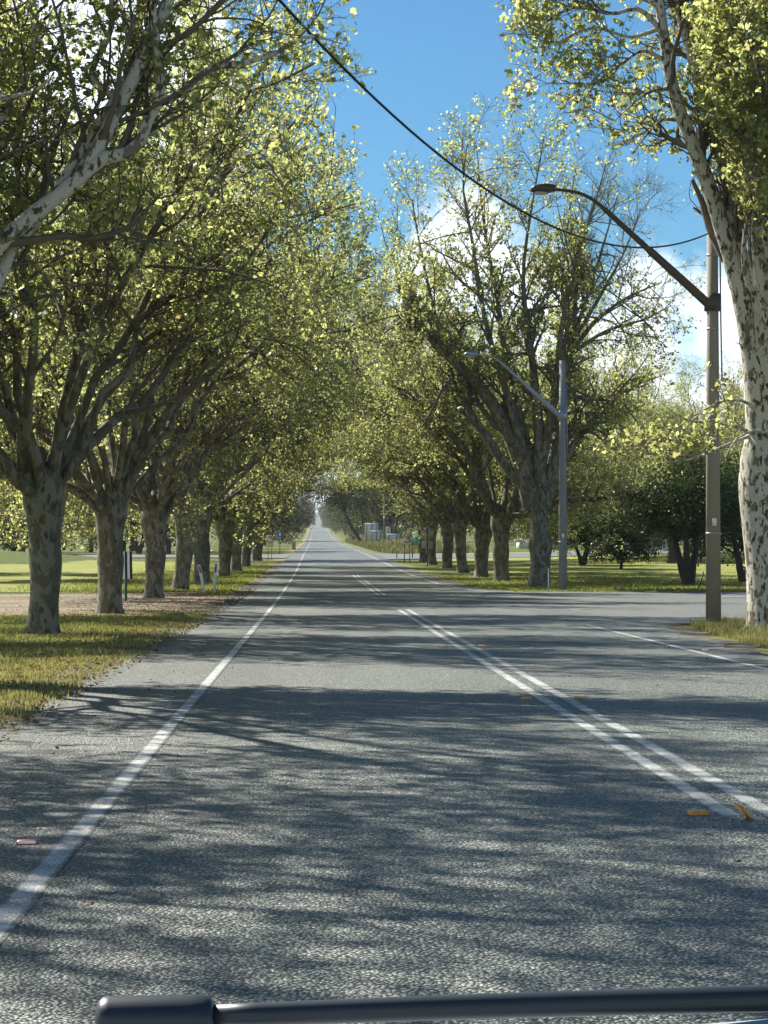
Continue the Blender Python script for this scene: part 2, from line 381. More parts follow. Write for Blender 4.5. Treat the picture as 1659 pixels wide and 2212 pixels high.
# ------------------------------------------------------------------ setting: ground, roads, markings
def sheet(name, xs_fn, ys, mat, lift, ncol=2, jitter=0.0, seed=1, far_lift=1e-5):
    """strip along the road: xs_fn(y) -> (left x, right x)"""
    rng = np.random.default_rng(seed); ys = np.asarray(ys, float)
    L = np.array([xs_fn(y) for y in ys], float)
    if jitter:
        for k in (0, 1):
            w = rng.normal(0, jitter, len(ys)); w = (w + np.roll(w, 1)) / 1.4; L[:, k] += w
    tt = np.linspace(0, 1, ncol)
    Xg = L[:, :1] * (1 - tt) + L[:, 1:] * tt
    Yg = np.repeat(ys[:, None], ncol, 1)
    Zg = gz(Xg, Yg) + lift + np.maximum(Yg, 0) * far_lift * (lift / 0.004)
    V = np.stack([Xg, Yg, Zg], -1).reshape(-1, 3)
    i = np.arange(len(ys) * ncol).reshape(len(ys), ncol)
    Q = np.stack([i[:-1, :-1], i[:-1, 1:], i[1:, 1:], i[1:, :-1]], -1).reshape(-1, 4)
    return MB().add(V, Q).build(name, mat, smooth=True)
def rows(a, b, extra=()):
    r = YR[(YR > a) & (YR < b)]; return np.unique(np.concatenate([[a], r, [b], list(extra)]))
def fine_rows(a, b, step):
    r = YR[(YR > a) & (YR < b)]; return np.unique(np.round(np.concatenate([[a], r, np.arange(a, b, step), [b]]), 3))

xs = np.array([-4000, -2000, -1000, -600, -400, -250, -160, -100, -70, -50, -40, -32, -26, -22, -18, -14, -11, -8, -5, -3.1, 7.7, 8.5, 10, 12, 15, 20, 26, 32, 40, 50, 70, 100, 160, 250, 400, 600, 1000, 2000, 4000], float)
Xg, Yg = np.meshgrid(xs, YR)
V = np.stack([Xg, Yg, gz(Xg, Yg)], -1).reshape(-1, 3)
i = np.arange(len(YR) * len(xs)).reshape(len(YR), len(xs))
Q = np.stack([i[:-1, :-1], i[:-1, 1:], i[1:, 1:], i[1:, :-1]], -1).reshape(-1, 4)
tag(MB().add(V, Q).build('ground', M['ground'], smooth=True), 'grassy verges and open ground on both sides of the road', 'ground', kind='structure')

def struct(o, label, cat): return tag(o, label, cat, kind='structure')
# paddocks: sunny grass, left and right
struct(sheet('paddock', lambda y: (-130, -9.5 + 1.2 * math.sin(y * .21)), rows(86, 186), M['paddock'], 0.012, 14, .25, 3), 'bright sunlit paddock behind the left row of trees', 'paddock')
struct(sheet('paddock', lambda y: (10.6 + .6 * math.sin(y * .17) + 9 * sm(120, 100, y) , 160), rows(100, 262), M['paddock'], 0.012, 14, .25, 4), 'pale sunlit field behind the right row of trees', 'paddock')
# main road
def road_x(y):
    le = -2.62 + .10 * math.sin(y * 1.7) * math.sin(y * .43 + 1) + .07 * math.sin(y * 4.1); re = 6.35
    if 36 < y < 50: re = np.interp(y, [36, 40, 44, 47.5, 50], [6.55, 6.7, 6.9, 7.3, 7.6])
    if 50 <= y < 92: re = np.interp(y, [50, 84, 88, 92], [7.6, 7.6, 7.2, 6.8])
    if y >= 92: re = 6.7
    return (le, re)
struct(sheet('road', road_x, fine_rows(-30, 150, .5), M['road'], 0.016, 2, .05, 5), 'grey chip seal country road striped with tree shadows', 'road')
struct(sheet('road', road_x, rows(150, 6500), M['road'], 0.016, 2, 0, 5, 3e-5), 'far straight stretch of the road climbing to the horizon', 'road')
# shoulders of loose stones outside the seal
struct(sheet('road_shoulder', lambda y: (6.1, road_x(y)[1] + .45 + .25 * math.sin(y * .9)), fine_rows(20, 49, .5), M['shoulder'], 0.010, 3, .08, 6), 'dark loose stone shoulder beside the right edge line', 'road shoulder')
struct(sheet('road_shoulder', lambda y: (-3.05 + .12 * math.sin(y * .7), -2.3), fine_rows(8, 190, 1.), M['shoulder'], 0.010, 3, .09, 7), 'loose stone shoulder along the left grass verge', 'road shoulder')
# side road on the right
def poly_sheet(name, pts, mat, lift, n=40):
    """flat polygon given as left/right edges by y: pts = [(y, x0, x1)]"""
    p = np.array(pts, float); ys = fine_rows(p[0, 0], p[-1, 0], 1.0)
    f = lambda y: (np.interp(y, p[:, 0], p[:, 1]), np.interp(y, p[:, 0], p[:, 2]))
    return sheet(name, f, ys, mat, lift, n, .06, 9)
struct(poly_sheet('side_road', [(47.6, 7.2, 8.0), (49, 7.0, 12), (50.0, 6.8, 60), (52, 6.7, 70), (82, 6.7, 80), (84.2, 6.9, 70), (85.4, 6.8, 14), (88, 6.7, 9)], M['side'], 0.0185), 'pale side road joining from the right between the two lamp poles', 'side road')
# gravel drive on the left
struct(poly_sheet('gravel_drive', [(54, -4.6, -2.5), (57, -12, -2.5), (59, -60, -2.5), (62, -80, -2.5), (74, -80, -2.5), (78, -70, -2.5), (80, -16, -2.5), (84, -6.5, -2.5), (90, -4, -2.5)], M['gravel'], 0.006), 'stony gravel drive crossing the left verge between the trees', 'gravel drive')
# cross road far off
struct(poly_sheet('side_road', [(214, -3.2, -2.6), (218, -9, -2.6), (222, -60, -2.6), (240, -60, -2.6), (244, -8, -2.6), (250, -3.0, -2.6)], M['side'], 0.05, 12), 'far gravelly turn-off on the left beyond the last big plane tree', 'side road')
struct(poly_sheet('side_road', [(205, 6.5, 7.0), (212, 6.5, 12), (216, 6.5, 40), (246, 6.5, 40), (250, 6.5, 12), (262, 6.5, 7)], M['side'], 0.05, 12), 'far pale turn-off on the right behind the speed sign', 'side road')

def line(name, x, w, a, b, label, step=.5, lift=.0175):
    if callable(x): lift = .0205
    pm = M['paint'] if callable(x) else paint_mat(x, w); w = w if callable(x) else w * 1.12
    fn = x if callable(x) else (lambda y: x)
    return struct(sheet(name, lambda y: (fn(y) - w / 2, fn(y) + w / 2), fine_rows(a, b, step) if b < 400 else np.unique(np.concatenate([fine_rows(a, 150, step), rows(150, b)])), pm, lift, 2, .0025, 11, 3e-5 if b > 400 else 1e-5), label, 'road marking')
LX, C1, C2, RX = -1.19, 2.235, 2.475, 5.62
line('edge_line', LX, .125, 3, 1280, 'white edge line along the left side of the road')
line('edge_line', RX, .125, 15, 47, 'white edge line near the right grass corner')
line('edge_line', lambda y: float(np.interp(y, [80, 84, 88, 94, 104], [7.3, 6.65, 6.2, 5.85, 5.62])), .13, 80.5, 1280, 'white edge line curving in from the side road on the right')
line('centre_line', C1, .13, 12.2, 61, 'left stripe of the near double white centre line')
line('centre_line', C2, .13, 12.0, 61, 'right stripe of the near double white centre line')
line('centre_line', C1, .13, 80, 134, 'left stripe of the short double line beyond the junction')
line('centre_line', C2, .13, 80, 134, 'right stripe of the short double line beyond the junction')
for (x_, y_, w_) in ((14.5, 70, 1.4), (16.8, 64, 1.5), (13.0, 75.5, 1.2)):
    o = MB().add([(x_, y_, .06 + float(prof(y_))), (x_ + w_, y_ - .4, .06 + float(prof(y_))), (x_ + w_ + .1, y_ + .0, .06 + float(prof(y_))), (x_ + .1, y_ + .4, .06 + float(prof(y_)))], [(0, 1, 2, 3)]).build('give_way_dash', M['paint'])
    struct(o, 'worn white dash painted across the side road', 'road marking'); o['group'] = 'worn dashes on the side road'

# ------------------------------------------------------------------ trees
def nrm(v): return v / (np.linalg.norm(v, axis=-1, keepdims=True) + 1e-9)
def resample(P, K):
    P = np.asarray(P, float); d = np.r_[0, np.cumsum(np.linalg.norm(np.diff(P, axis=0), axis=1))]
    # smooth (Catmull-Rom like) then resample
    t = np.linspace(0, d[-1], K)
    m = np.gradient(P, d, axis=0)
    k = np.clip(np.searchsorted(d, t, 'right') - 1, 0, len(d) - 2)
    h = (d[k + 1] - d[k])[:, None]; u = ((t - d[k])[:, None]) / h
    h00 = 2 * u**3 - 3 * u**2 + 1; h10 = u**3 - 2 * u**2 + u; h01 = -2 * u**3 + 3 * u**2; h11 = u**3 - u**2
    return h00 * P[k] + h10 * h * m[k] + h01 * P[k + 1] + h11 * h * m[k + 1]
def sprout(rng, P, R, n_per, tlo, thi, ang, length, K, rfrac, up, wig, rmin, lpow=0.4, out=0.0):
    """children of every polyline in P: returns P', R'"""
    N, Kp, _ = P.shape
    if np.isscalar(n_per): n_per = np.full(N, n_per)
    par = np.repeat(np.arange(N), n_per); m = len(par)
    t = rng.uniform(tlo, thi, m); f = t * (Kp - 1); k = np.minimum(f.astype(int), Kp - 2); u = (f - k)[:, None]
    st = P[par, k] * (1 - u) + P[par, k + 1] * u
    tan = nrm(P[par, k + 1] - P[par, k])
    pr = R[par, k] * (1 - u[:, 0]) + R[par, k + 1] * u[:, 0]
    perp = rng.normal(size=(m, 3)); perp -= (perp * tan).sum(1, keepdims=True) * tan; perp = nrm(perp)
    a = np.radians(rng.uniform(ang[0], ang[1], m))[:, None]
    d = tan * np.cos(a) + perp * np.sin(a); d[:, 2] += up
    if out: 
        o_ = st.copy(); o_[:, 2] = 0; d += nrm(o_) * out
    d = nrm(d)
    Ln = rng.uniform(length[0], length[1], m) * (1 - lpow * t)
    Q = np.zeros((m, K, 3)); Q[:, 0] = st
    for j in range(1, K):
        Q[:, j] = Q[:, j - 1] + d * (Ln / (K - 1))[:, None]
        d = nrm(d + rng.normal(size=(m, 3)) * wig + np.array([0, 0, up * .35]))
    r0 = np.maximum(np.minimum(pr * rfrac, pr * .9), rmin)
    RR = r0[:, None] * np.linspace(1, .35, K)[None]
    return Q, np.maximum(RR, rmin * .6)
LEAF8 = np.array([(0, -.5), (.34, -.34), (.5, .02), (.26, .10), (.24, .42), (0, .62), (-.24, .42), (-.26, .10), (-.5, .02), (-.34, -.34)])
KITE = np.array([(0, -.5), (.3, .0), (0, .5), (-.3, .0)])
def leaves(rng, pos, size, tmpl, upb=0.5, fold=0.3, hang=0.0):
    m = len(pos)
    nn = nrm(rng.normal(size=(m, 3)) + np.array([0, 0, upb]))
    a = rng.normal(size=(m, 3)); a[:, 2] -= hang; a -= (a * nn).sum(1, keepdims=True) * nn; a = nrm(a); b = np.cross(nn, a)
    s = size[:, None, None]
    u = tmpl[None, :, 0, None]; v = tmpl[None, :, 1, None]
    V = pos[:, None] + s * (u * b[:, None] + v * a[:, None] + fold * np.abs(u) * nn[:, None])
    k = len(tmpl)
    return V.reshape(-1, 3), np.arange(m * k).reshape(m, k)
def lumps(rng, V, axis_pts, amp, scale):
    """push trunk verts in and out by a sum of sines"""
    o = np.zeros(len(V))
    for _ in range(7):
        k = rng.normal(size=3) * scale * np.array([1, 1, .6]); o += np.sin(V @ k + rng.uniform(0, 6.28))
    c = np.stack([np.interp(V[:, 2], axis_pts[:, 2], axis_pts[:, 0]), np.interp(V[:, 2], axis_pts[:, 2], axis_pts[:, 1]), V[:, 2]], 1)
    d = V - c; r = np.linalg.norm(d, axis=1, keepdims=True)
    return c + d * (1 + amp * (o / 3)[:, None])

TRUNK_R = [(-.25, .52), (0, .40), (.15, .335), (.6, .30), (1.0, .325), (1.35, .35), (1.7, .315), (2.1, .36), (2.5, .44), (2.9, .40), (3.25, .22), (3.45, .04)]
def rand_limbs(rng, n, spread, H, fork=2.6, low=3, bias=None, r0=(.085, .145), low_z=(4.6, 7.5), lean=(0, 0)):
    out = []
    for k in range(n):
        a = 2 * np.pi * (k + rng.uniform(-.3, .3)) / n
        q = rng.uniform(.25, .95); rho = spread * q
        z = H * (1 - .42 * q * q) * rng.uniform(.86, 1.02)
        d = np.array([math.cos(a), math.sin(a), 0])
        z0 = fork + rng.uniform(-.35, .2)
        p0 = d * .12 + np.array([0, 0, z0]); p1 = d * (rho * .42) + np.array([0, 0, z0 + (z - z0) * .36]); p2 = d * (rho * .8) + np.array([0, 0, z0 + (z - z0) * .72]); p3 = d * rho + np.array([lean[0], lean[1], z])
        P = resample([p0, p1, p2, p3], 14); P[2:] += rng.normal(size=(12, 3)) * .11
        r = rng.uniform(*r0) * (1.1 - .2 * q); out.append((P, np.linspace(r, .022, 14) ** 1.0))
    for k in range(low):
        a = rng.uniform(0, 2 * np.pi) if bias is None else bias + rng.normal() * .9
        rho = spread * rng.uniform(.85, 1.15); z = rng.uniform(*low_z); d = np.array([math.cos(a), math.sin(a), 0]); z0 = fork + rng.uniform(-.2, .4)
        P = resample([d * .1 + np.array([0, 0, z0]), d * (rho * .4) + np.array([0, 0, z0 + (z - z0) * .7]), d * (rho * .75) + np.array([0, 0, z]), d * rho + np.array([0, 0, z + rng.uniform(-.6, .8)])], 14)
        P[2:] += rng.normal(size=(12, 3)) * .12
        out.append((P, np.linspace(rng.uniform(.09, .13), .02, 14)))
    return out

def plane_tree(name, seed, limbs, label, trunk_pts=None, trunk_r=TRUNK_R, tscale=1.0, group='plane trees lining the road', n2=1.55, n3=8, n4=6, nl=5, leaf=(.045, .088),
               l2=(1.4, 3.4), l3=(.7, 1.5), l4=(.3, .7), bare_top=None, droop=0, sparse=None, clip=None, loc=(0, 0, 0), lump=.085, t2=.23, barkm='bark', trim=None, trim_from=0):
    rng = np.random.default_rng(seed)
    if trim:
        L_ = []
        for q_, (P, R) in enumerate(limbs):
            ok = trim(P)
            if q_ >= trim_from and not ok.all():
                n_ = max(4, int(np.argmin(ok))); P = resample(P[:n_], 14); R = np.linspace(R[0], .018, 14)
            L_.append((P, R))
        limbs = L_
    root = thing(name, loc, label, 'tree', group)
    tr = np.array(trunk_r, float)
    if trunk_pts is None:
        zz = np.linspace(tr[0, 0], tr[-1, 0], 30); w = rng.uniform(-.1, .1, 2)
        ax = np.stack([w[0] * np.sin(zz * 1.1), w[1] * np.sin(zz * .9 + .5), zz], 1)
    else:
        ax = resample(trunk_pts, 30)
    rr = np.interp(np.linspace(0, 1, 30), (tr[:, 0] - tr[0, 0]) / (tr[-1, 0] - tr[0, 0]), tr[:, 1]) * tscale
    V, Q = tubes(ax[None], rr[None], 22)
    V = lumps(rng, V, ax, lump, 3.2)
    mb = MB().add(V, Q)
    for P, R in limbs:
        v, q = tubes(P[None], np.asarray(R)[None], 10); mb.add(v, q)
    mb.build('trunk', M[barkm], root, smooth=True)
    P1 = np.stack([resample(P, 14) for P, R in limbs]); R1 = np.stack([np.interp(np.linspace(0, 1, 14), np.linspace(0, 1, len(R)), R) for P, R in limbs])
    L1 = np.linalg.norm(np.diff(P1, axis=1), axis=2).sum(1)
    P2, R2 = sprout(rng, P1, R1, np.maximum(3, (L1 * n2).astype(int)), t2, 1, (25, 65), l2, 9, .55, .22, .13, .012, .35, .15)
    if droop:
        Pd, Rd = sprout(rng, P1, R1, droop, .35, .95, (50, 90), (1.8, 4.2), 9, .5, -.34, .10, .010, .2, .3)
        P2 = np.concatenate([P2, Pd]); R2 = np.concatenate([R2, Rd])
    def keep(P):
        k = np.ones(len(P), bool)
        if clip is not None: k &= clip(P[:, -1])
        return k
    k = keep(P2); P2, R2 = P2[k], R2[k]
    P3, R3 = sprout(rng, P2, R2, n3, .2, 1, (25, 70), l3, 6, .55, .12, .2, .007, .35)
    k = keep(P3); P3, R3 = P3[k], R3[k]
    P4, R4 = sprout(rng, P3, R3, n4, .15, 1, (25, 75), l4, 4, .6, .02, .28, .0045, .3)
    k = keep(P4); P4, R4 = P4[k], R4[k]
    tw = MB()
    for P, R, n in ((P2, R2, 6), (P3, R3, 4), (P4, R4, 3)):
        v, q = tubes(P, R, n); tw.add(v, q)
    tw.build('branches', M['twig'], root, smooth=True)
    if nl:
        m = len(P4); par = np.repeat(np.arange(m), nl); t = rng.uniform(.15, 1, len(par)) ** .8
        kk = np.minimum((t * 3).astype(int), 2); u = (t * 3 - kk)[:, None]
        pos = P4[par, kk] * (1 - u) + P4[par, kk + 1] * u + rng.normal(size=(len(par), 3)) * .035
        if sparse is not None: 
            kp = rng.uniform(size=len(pos)) < sparse(pos); pos = pos[kp]
        size = rng.uniform(leaf[0], leaf[1], len(pos)) * rng.choice([.55, 1, 1.35], len(pos), p=[.3, .5, .2])
        v, f = leaves(rng, pos, size, LEAF8, .55, .28, .5)
        MB().add(v, f).build('crown', M['leaf'], root)
    return root

RZ = random.Random(5)
def gl(x, y): return (x, y, float(gz(x, y)))
rng0 = np.random.default_rng(77)
LBL = 'plane trees in the left row'; LBR = 'plane trees in the right row'

# the near left tree (base out of frame): its pale limbs slant over the top left corner
base = np.array(gl(-5.3, 27))
def limb_px(pts, Y, r, K=16, b=base):
    Ys = np.linspace(Y[0], Y[1], len(pts)) if isinstance(Y, tuple) else [Y] * len(pts)
    P = np.array([at(p[0], p[1], y) if len(p) == 2 else np.array(p) + b for p, y in zip(pts, Ys)]) - b
    return resample(P, K), np.interp(np.linspace(0, 1, K), np.linspace(0, 1, len(r)), r)
lim = [limb_px([(0.05, 0, 2.5), (-40, 560), (70, 465), (160, 395), (250, 245), (330, 80), (385, -50), (430, -220)], 27, [.18, .13, .112, .102, .09, .08, .07, .045]),
       limb_px([(120, 430), (160, 398), (215, 345), (300, 318), (312, 275), (345, 215), (342, 130), (330, 0), (350, -150)], (27, 26.9), [.08, .085, .08, .07, .06, .055, .04, .03, .02]),
       limb_px([(340, 225), (385, 205), (450, 150), (530, 135), (600, 112), (665, 78), (740, 95)], (27.0, 26.9), [.05, .045, .04, .034, .028, .02, .008]),
       limb_px([(0.0, 0, 2.6), (-60, 330), (50, 190), (75, 90), (70, -20), (110, -200)], (27, 28), [.16, .10, .05, .04, .035, .02]),
       limb_px([(0.0, 0, 2.6), (-200, 300), (-60, 215), (60, 205), (110, 170)], (27, 25.5), [.16, .09, .05, .04, .012]),
       limb_px([(230, 270), (245, 215), (200, 170), (240, 60), (235, -60)], (27, 27.6), [.05, .04, .04, .035, .02])]
lim += rand_limbs(rng0, 9, 7.6, 15.0, 2.7, 0)
plane_tree('plane_tree', 11, lim, 'plane tree at the left edge whose pale limb slants across the top left corner', loc=tuple(base), group=LBL, n2=1.7, nl=5, leaf=(.05, .095), barkm='pale_bark', trim=lambda p: (p[:, 2] > 9.3) | (p[:, 0] < 1.2) | ((p[:, 1] > -.4) & (p[:, 0] < 4.0)), trim_from=6,
           clip=lambda p: (p[:, 2] > CAM_H + .262 * (p[:, 1] + 27)) | (p[:, 0] - 5.3 < -.15 * (p[:, 1] + 27)) | ((p[:, 1] > -.4) & (p[:, 0] < 6.1 + .1 * np.maximum(0, p[:, 2] - 6.5))))

# generic left-row trees
gen = []
for k, (sd, n, sp, H, dr) in enumerate(((21, 9, 6.4, 14.5, 8), (22, 8, 7.0, 15.5, 8), (23, 10, 6.6, 15.0, 9))):
    rg = np.random.default_rng(sd)
    gen.append((sd, rand_limbs(rg, n, sp, H, 2.6, 5, math.pi, low_z=(3.6, 6.5)) + rand_limbs(rg, 0, sp * 1.25, H, 2.8, 4, 0, low_z=(7.5, 11.5)), dr))
LEFT = [(42, -5.0, 'stout mottled plane tree standing nearest on the left verge, its trunk forking low'),
        (57.3, -5.1, 'plane tree whose trunk half hides the black and white striped board'),
        (76, -5.35, 'plane tree with a burl on its left side, right of the striped board'),
        (89.5, -5.3, 'plane tree just left of the leaning white guide post'),
        (107, -5.2, 'plane tree whose trunk stands straight behind the leaning guide post'),
        (128, -5.1, 'plane tree just right of the upright guide post with the blue cap'),
        (148, -5.1, 'plane tree in the left row, second before the widest dark trunk'),
        (168, -5.1, 'plane tree in the left row, just in front of the widest dark trunk'),
        (200, -5.1, 'last plane tree of the left row with a wide black trunk, before the turn-off')]
protos = []
for k in range(3):
    y, x, lb = LEFT[k]
    sd, lims, dr = gen[k]; XL = (5.5, 6.9, 8.8)[k]
    lims = [(P - np.maximum(0, P - XL + .3) * np.array([1, 0, 0]) * .5, R) for P, R in lims]
    protos.append(plane_tree('plane_tree', sd, lims, lb, loc=gl(x, y), group=LBL, droop=dr, trim=lambda p: p[:, 0] < XL - .2, clip=lambda p: ((p[:, 2] > 3.3) | (np.hypot(p[:, 0], p[:, 1]) > 1.5)) & ((p[:, 2] > 5.6) | (p[:, 0] < 1.8)) & (p[:, 2] > 1.5) & (p[:, 0] < XL + .5 * np.sin(p[:, 1] * 1.3 + p[:, 2] * 1.7)), tscale=(.90, .95, 1.03)[k]))
for k in range(3, len(LEFT)):
    y, x, lb = LEFT[k]
    sc = (1.18, 1.18, 1.17) if k < 8 else (1.4, 1.4, 1.1)
    copy_thing(protos[k % 3], gl(x, y), (.5, -.4, .15)[k % 3], (sc[0] * (1, .93, 1.05, .97, 1.02, .95)[k % 6], sc[1] * (-1 if k % 2 else 1), sc[2] * (1, 1.05, .95)[k % 3]), lb, LBL).rotation_euler = (RAD((2.5, -2, 1, 3, -1.5, 0)[k % 6]), RAD((-2, 3, 0, 2.5, -3, 1.5)[k % 6]), (.5, -.4, .15, .8, -.7, -.1)[k % 6])

# first tree of the far right row: tall, leaning limb to the left, thin bare top
base = np.array(gl(9.35, 95))
b_ = base
lim = [limb_px([(1150, 1100), (1128, 1010), (1098, 930), (1040, 840), (960, 760), (905, 700), (870, 640), (850, 540)], 95, [.42, .36, .30, .25, .20, .16, .10, .04], b=b_),
       limb_px([(1155, 1100), (1135, 960), (1100, 820), (1075, 650), (1045, 480), (1030, 320)], (95, 96), [.32, .24, .15, .09, .05, .02], b=b_),
       limb_px([(1165, 1090), (1165, 940), (1150, 780), (1130, 600), (1150, 440), (1175, 300)], (95, 94), [.32, .24, .15, .09, .05, .02], b=b_),
       limb_px([(1175, 1090), (1205, 960), (1222, 840), (1232, 735)], 95, [.32, .28, .22, .16], b=b_),
       limb_px([(1228, 780), (1240, 690), (1252, 560), (1285, 440), (1310, 350)], (95, 95.5), [.12, .09, .07, .045, .02], b=b_),
       limb_px([(1230, 750), (1262, 660), (1300, 540), (1335, 420)], (95, 94.5), [.11, .08, .05, .02], b=b_),
       limb_px([(1235, 760), (1290, 690), (1360, 640), (1430, 610)], (95, 94), [.11, .09, .06, .02], b=b_),
       limb_px([(1232, 745), (1290, 650), (1350, 540), (1385, 450)], (95, 95.8), [.11, .08, .05, .02], b=b_),
       limb_px([(1240, 760), (1310, 715), (1390, 690), (1450, 660)], (95, 95.8), [.10, .07, .045, .02], b=b_),
       limb_px([(1232, 740), (1215, 640), (1225, 500), (1240, 380)], (95, 96), [.10, .07, .05, .02], b=b_),
       limb_px([(1180, 1060), (1260, 930), (1340, 850), (1400, 830)], (95, 97), [.26, .18, .10, .03], b=b_),
       limb_px([(1150, 1080), (1060, 960), (980, 820), (935, 660), (905, 520), (890, 430)], (95, 97), [.22, .18, .12, .09, .06, .02], b=b_),
       limb_px([(1150, 1060), (1110, 900), (1050, 700), (1020, 520), (1000, 380), (1010, 310)], (95, 93), [.22, .18, .12, .09, .06, .02], b=b_),
       limb_px([(1160, 1060), (1190, 900), (1215, 700), (1250, 540), (1290, 420)], (95, 93), [.22, .18, .12, .08, .02], b=b_)]
TR2 = [(-.25, .62), (0, .52), (.2, .46), (.9, .42), (1.4, .44), (1.75, .52), (2.1, .46), (2.6, .36), (3.1, .40), (3.6, .50), (4.1, .46), (4.5, .25)]
plane_tree('plane_tree', 31, lim, 'tallest plane tree, right of centre, with a thick limb leaning left and thin bare top', loc=tuple(base), trunk_r=TR2, group=LBR, n2=1.45, n3=8, n4=6, nl=7,
           leaf=(.065, .115), l2=(1.6, 3.8), droop=5,
           sparse=lambda p: np.clip(1.15 - .85 * sm(11.5, 16.0, p[:, 2]) - .8 * sm(1.6, 2.4, p[:, 0]) * sm(8.3, 9.5, p[:, 2]), .05, 1))
# the other trees of the right row
RIGHT = [(112, 9.2, 'plane tree with a pale scar on a burl, next left of the tallest tree'),
         (126, 9.2, 'plane tree third from the tall one in the right row, leaning limb to its right'),
         (142, 9.25, 'plane tree in the middle of the right row with a knobbly neck'),
         (160, 9.2, 'plane tree just right of the trunk that stands beside the diamond sign'),
         (177, 9.1, 'plane tree immediately right of the diamond sign back'),
         (192, 9.2, 'farthest plane tree of the right row, left of the diamond sign post')]
for k, (y, x, lb) in enumerate(RIGHT):
    copy_thing(protos[(k + 1) % 3], gl(x, y), math.pi + (.4, -.3, .1)[k % 3], (1.2, 1.2 * (-1 if k % 2 else 1), (1.1, 1.0, 1.16, 1.05, 1.12, 1.1)[k]), lb, LBR).rotation_euler = (RAD((-2, 3, 1, -3, 2, 0)[k]), RAD((2, -3, 3.5, -1, 2, 1)[k]), math.pi + (.4, -.3, .1, .7, -.6, .2)[k])

# the near right tree: mottled trunk at the frame edge
base = np.array(gl(8.95, 44.5)); b_ = base
lim = [limb_px([(1655, 1040), (1640, 840), (1616, 690), (1570, 520), (1520, 370), (1455, 200), (1428, 30), (1405, -180)], 44.5, [.40, .31, .235, .18, .145, .12, .095, .04], b=b_),
       limb_px([(1672, 930), (1640, 700), (1588, 484), (1535, 260), (1503, 151), (1463, 0), (1440, -200)], (44.5, 45.3), [.16, .13, .11, .10, .115, .09, .03], b=b_),
       limb_px([(1672, 960), (1662, 760), (1648, 600), (1638, 488)], (44.5, 44.0), [.33, .30, .27, .23], b=b_),
       limb_px([(1680, 900), (1700, 600), (1690, 300), (1660, 60), (1650, -200)], (44.5, 43.5), [.24, .18, .13, .08, .03], b=b_),
       limb_px([(1690, 900), (1780, 500), (1850, 200), (1900, -100)], (44.5, 45), [.24, .18, .12, .03], b=b_),
       limb_px([(1432, 70), (1380, 20), (1320, 30), (1250, 15), (1190, 40), (1130, 100)], (44.5, 43.5), [.06, .045, .035, .028, .02, .008], b=b_),
       limb_px([(1436, 130), (1390, 110), (1340, 140), (1290, 175), (1255, 200)], (44.5, 43.8), [.05, .035, .028, .02, .008], b=b_),
       limb_px([(1480, 260), (1430, 260), (1390, 300), (1365, 335)], (44.5, 44.9), [.05, .03, .02, .008], b=b_),
       limb_px([(1425, 20), (1330, -70), (1200, -40), (1100, -10), (1070, 10)], (44.5, 44), [.06, .045, .035, .02, .008], b=b_),
       limb_px([(1665, 400), (1600, 330), (1560, 230), (1600, 60)], (44.2, 43.2), [.06, .045, .03, .01], b=b_),
       limb_px([(1690, 700), (1620, 620), (1640, 300), (1620, 100)], (44.2, 42.8), [.06, .05, .03, .01], b=b_),
       limb_px([(1660, 960), (1600, 925), (1540, 915), (1480, 905), (1440, 880)], (44.5, 43.6), [.05, .035, .025, .015, .006], b=b_),
       limb_px([(1650, 930), (1560, 965), (1500, 990), (1440, 1000)], (44.5, 43.4), [.04, .03, .015, .006], b=b_)]
lim += [limb_px([(1660, 905), (1600, 865), (1540, 875), (1480, 925), (1450, 960)], (44.4, 43.3), [.045, .03, .02, .012, .006], b=b_),
        limb_px([(1670, 960), (1640, 930), (1590, 950), (1560, 1000)], (44.3, 43.0), [.04, .03, .015, .006], b=b_),
        limb_px([(1430, 60), (1360, 80), (1290, 60), (1210, 90), (1170, 130)], (44.5, 44.2), [.05, .035, .025, .015, .006], b=b_),
        limb_px([(1450, 190), (1400, 200), (1350, 240), (1320, 270)], (44.5, 43.6), [.045, .03, .015, .006], b=b_),
        limb_px([(1700, 850), (1660, 560), (1610, 300), (1580, 60), (1575, -120)], (44.3, 41), [.07, .055, .04, .025, .01], b=b_),
        limb_px([(1710, 900), (1720, 600), (1655, 380), (1640, 180), (1600, 30)], (44, 40), [.07, .055, .04, .025, .01], b=b_),
        limb_px([(1700, 1000), (1690, 800), (1640, 640), (1625, 480), (1640, 380)], (44, 41), [.06, .05, .035, .02, .008], b=b_),
        limb_px([(1720, 1000), (1720, 900), (1655, 830), (1630, 760), (1590, 740)], (44, 41.5), [.05, .04, .03, .02, .008], b=b_)]
tp = [at(1668, 1400, 44.5) - b_, at(1666, 1300, 44.5) - b_, at(1661, 1180, 44.5) - b_, at(1655, 1080, 44.5) - b_, at(1652, 1000, 44.5) - b_, at(1652, 930, 44.5) - b_]
TR3 = [(-.4, .60), (0, .51), (.6, .48), (1.4, .48), (2.2, .50), (2.8, .52), (3.4, .46), (3.9, .34)]
def spr(p):
    # leafless twigs beside the trunk, leafy top and right side
    return np.clip(1 - 1.3 * sm(-.9, -1.4, p[:, 0]) * (1 - sm(8.6, 9.6, p[:, 2])) * sm(4.2, 4.8, p[:, 2]) - .5 * sm(-1.6, -2.6, p[:, 0]) * sm(8.8, 9.6, p[:, 2]), .08, 1)
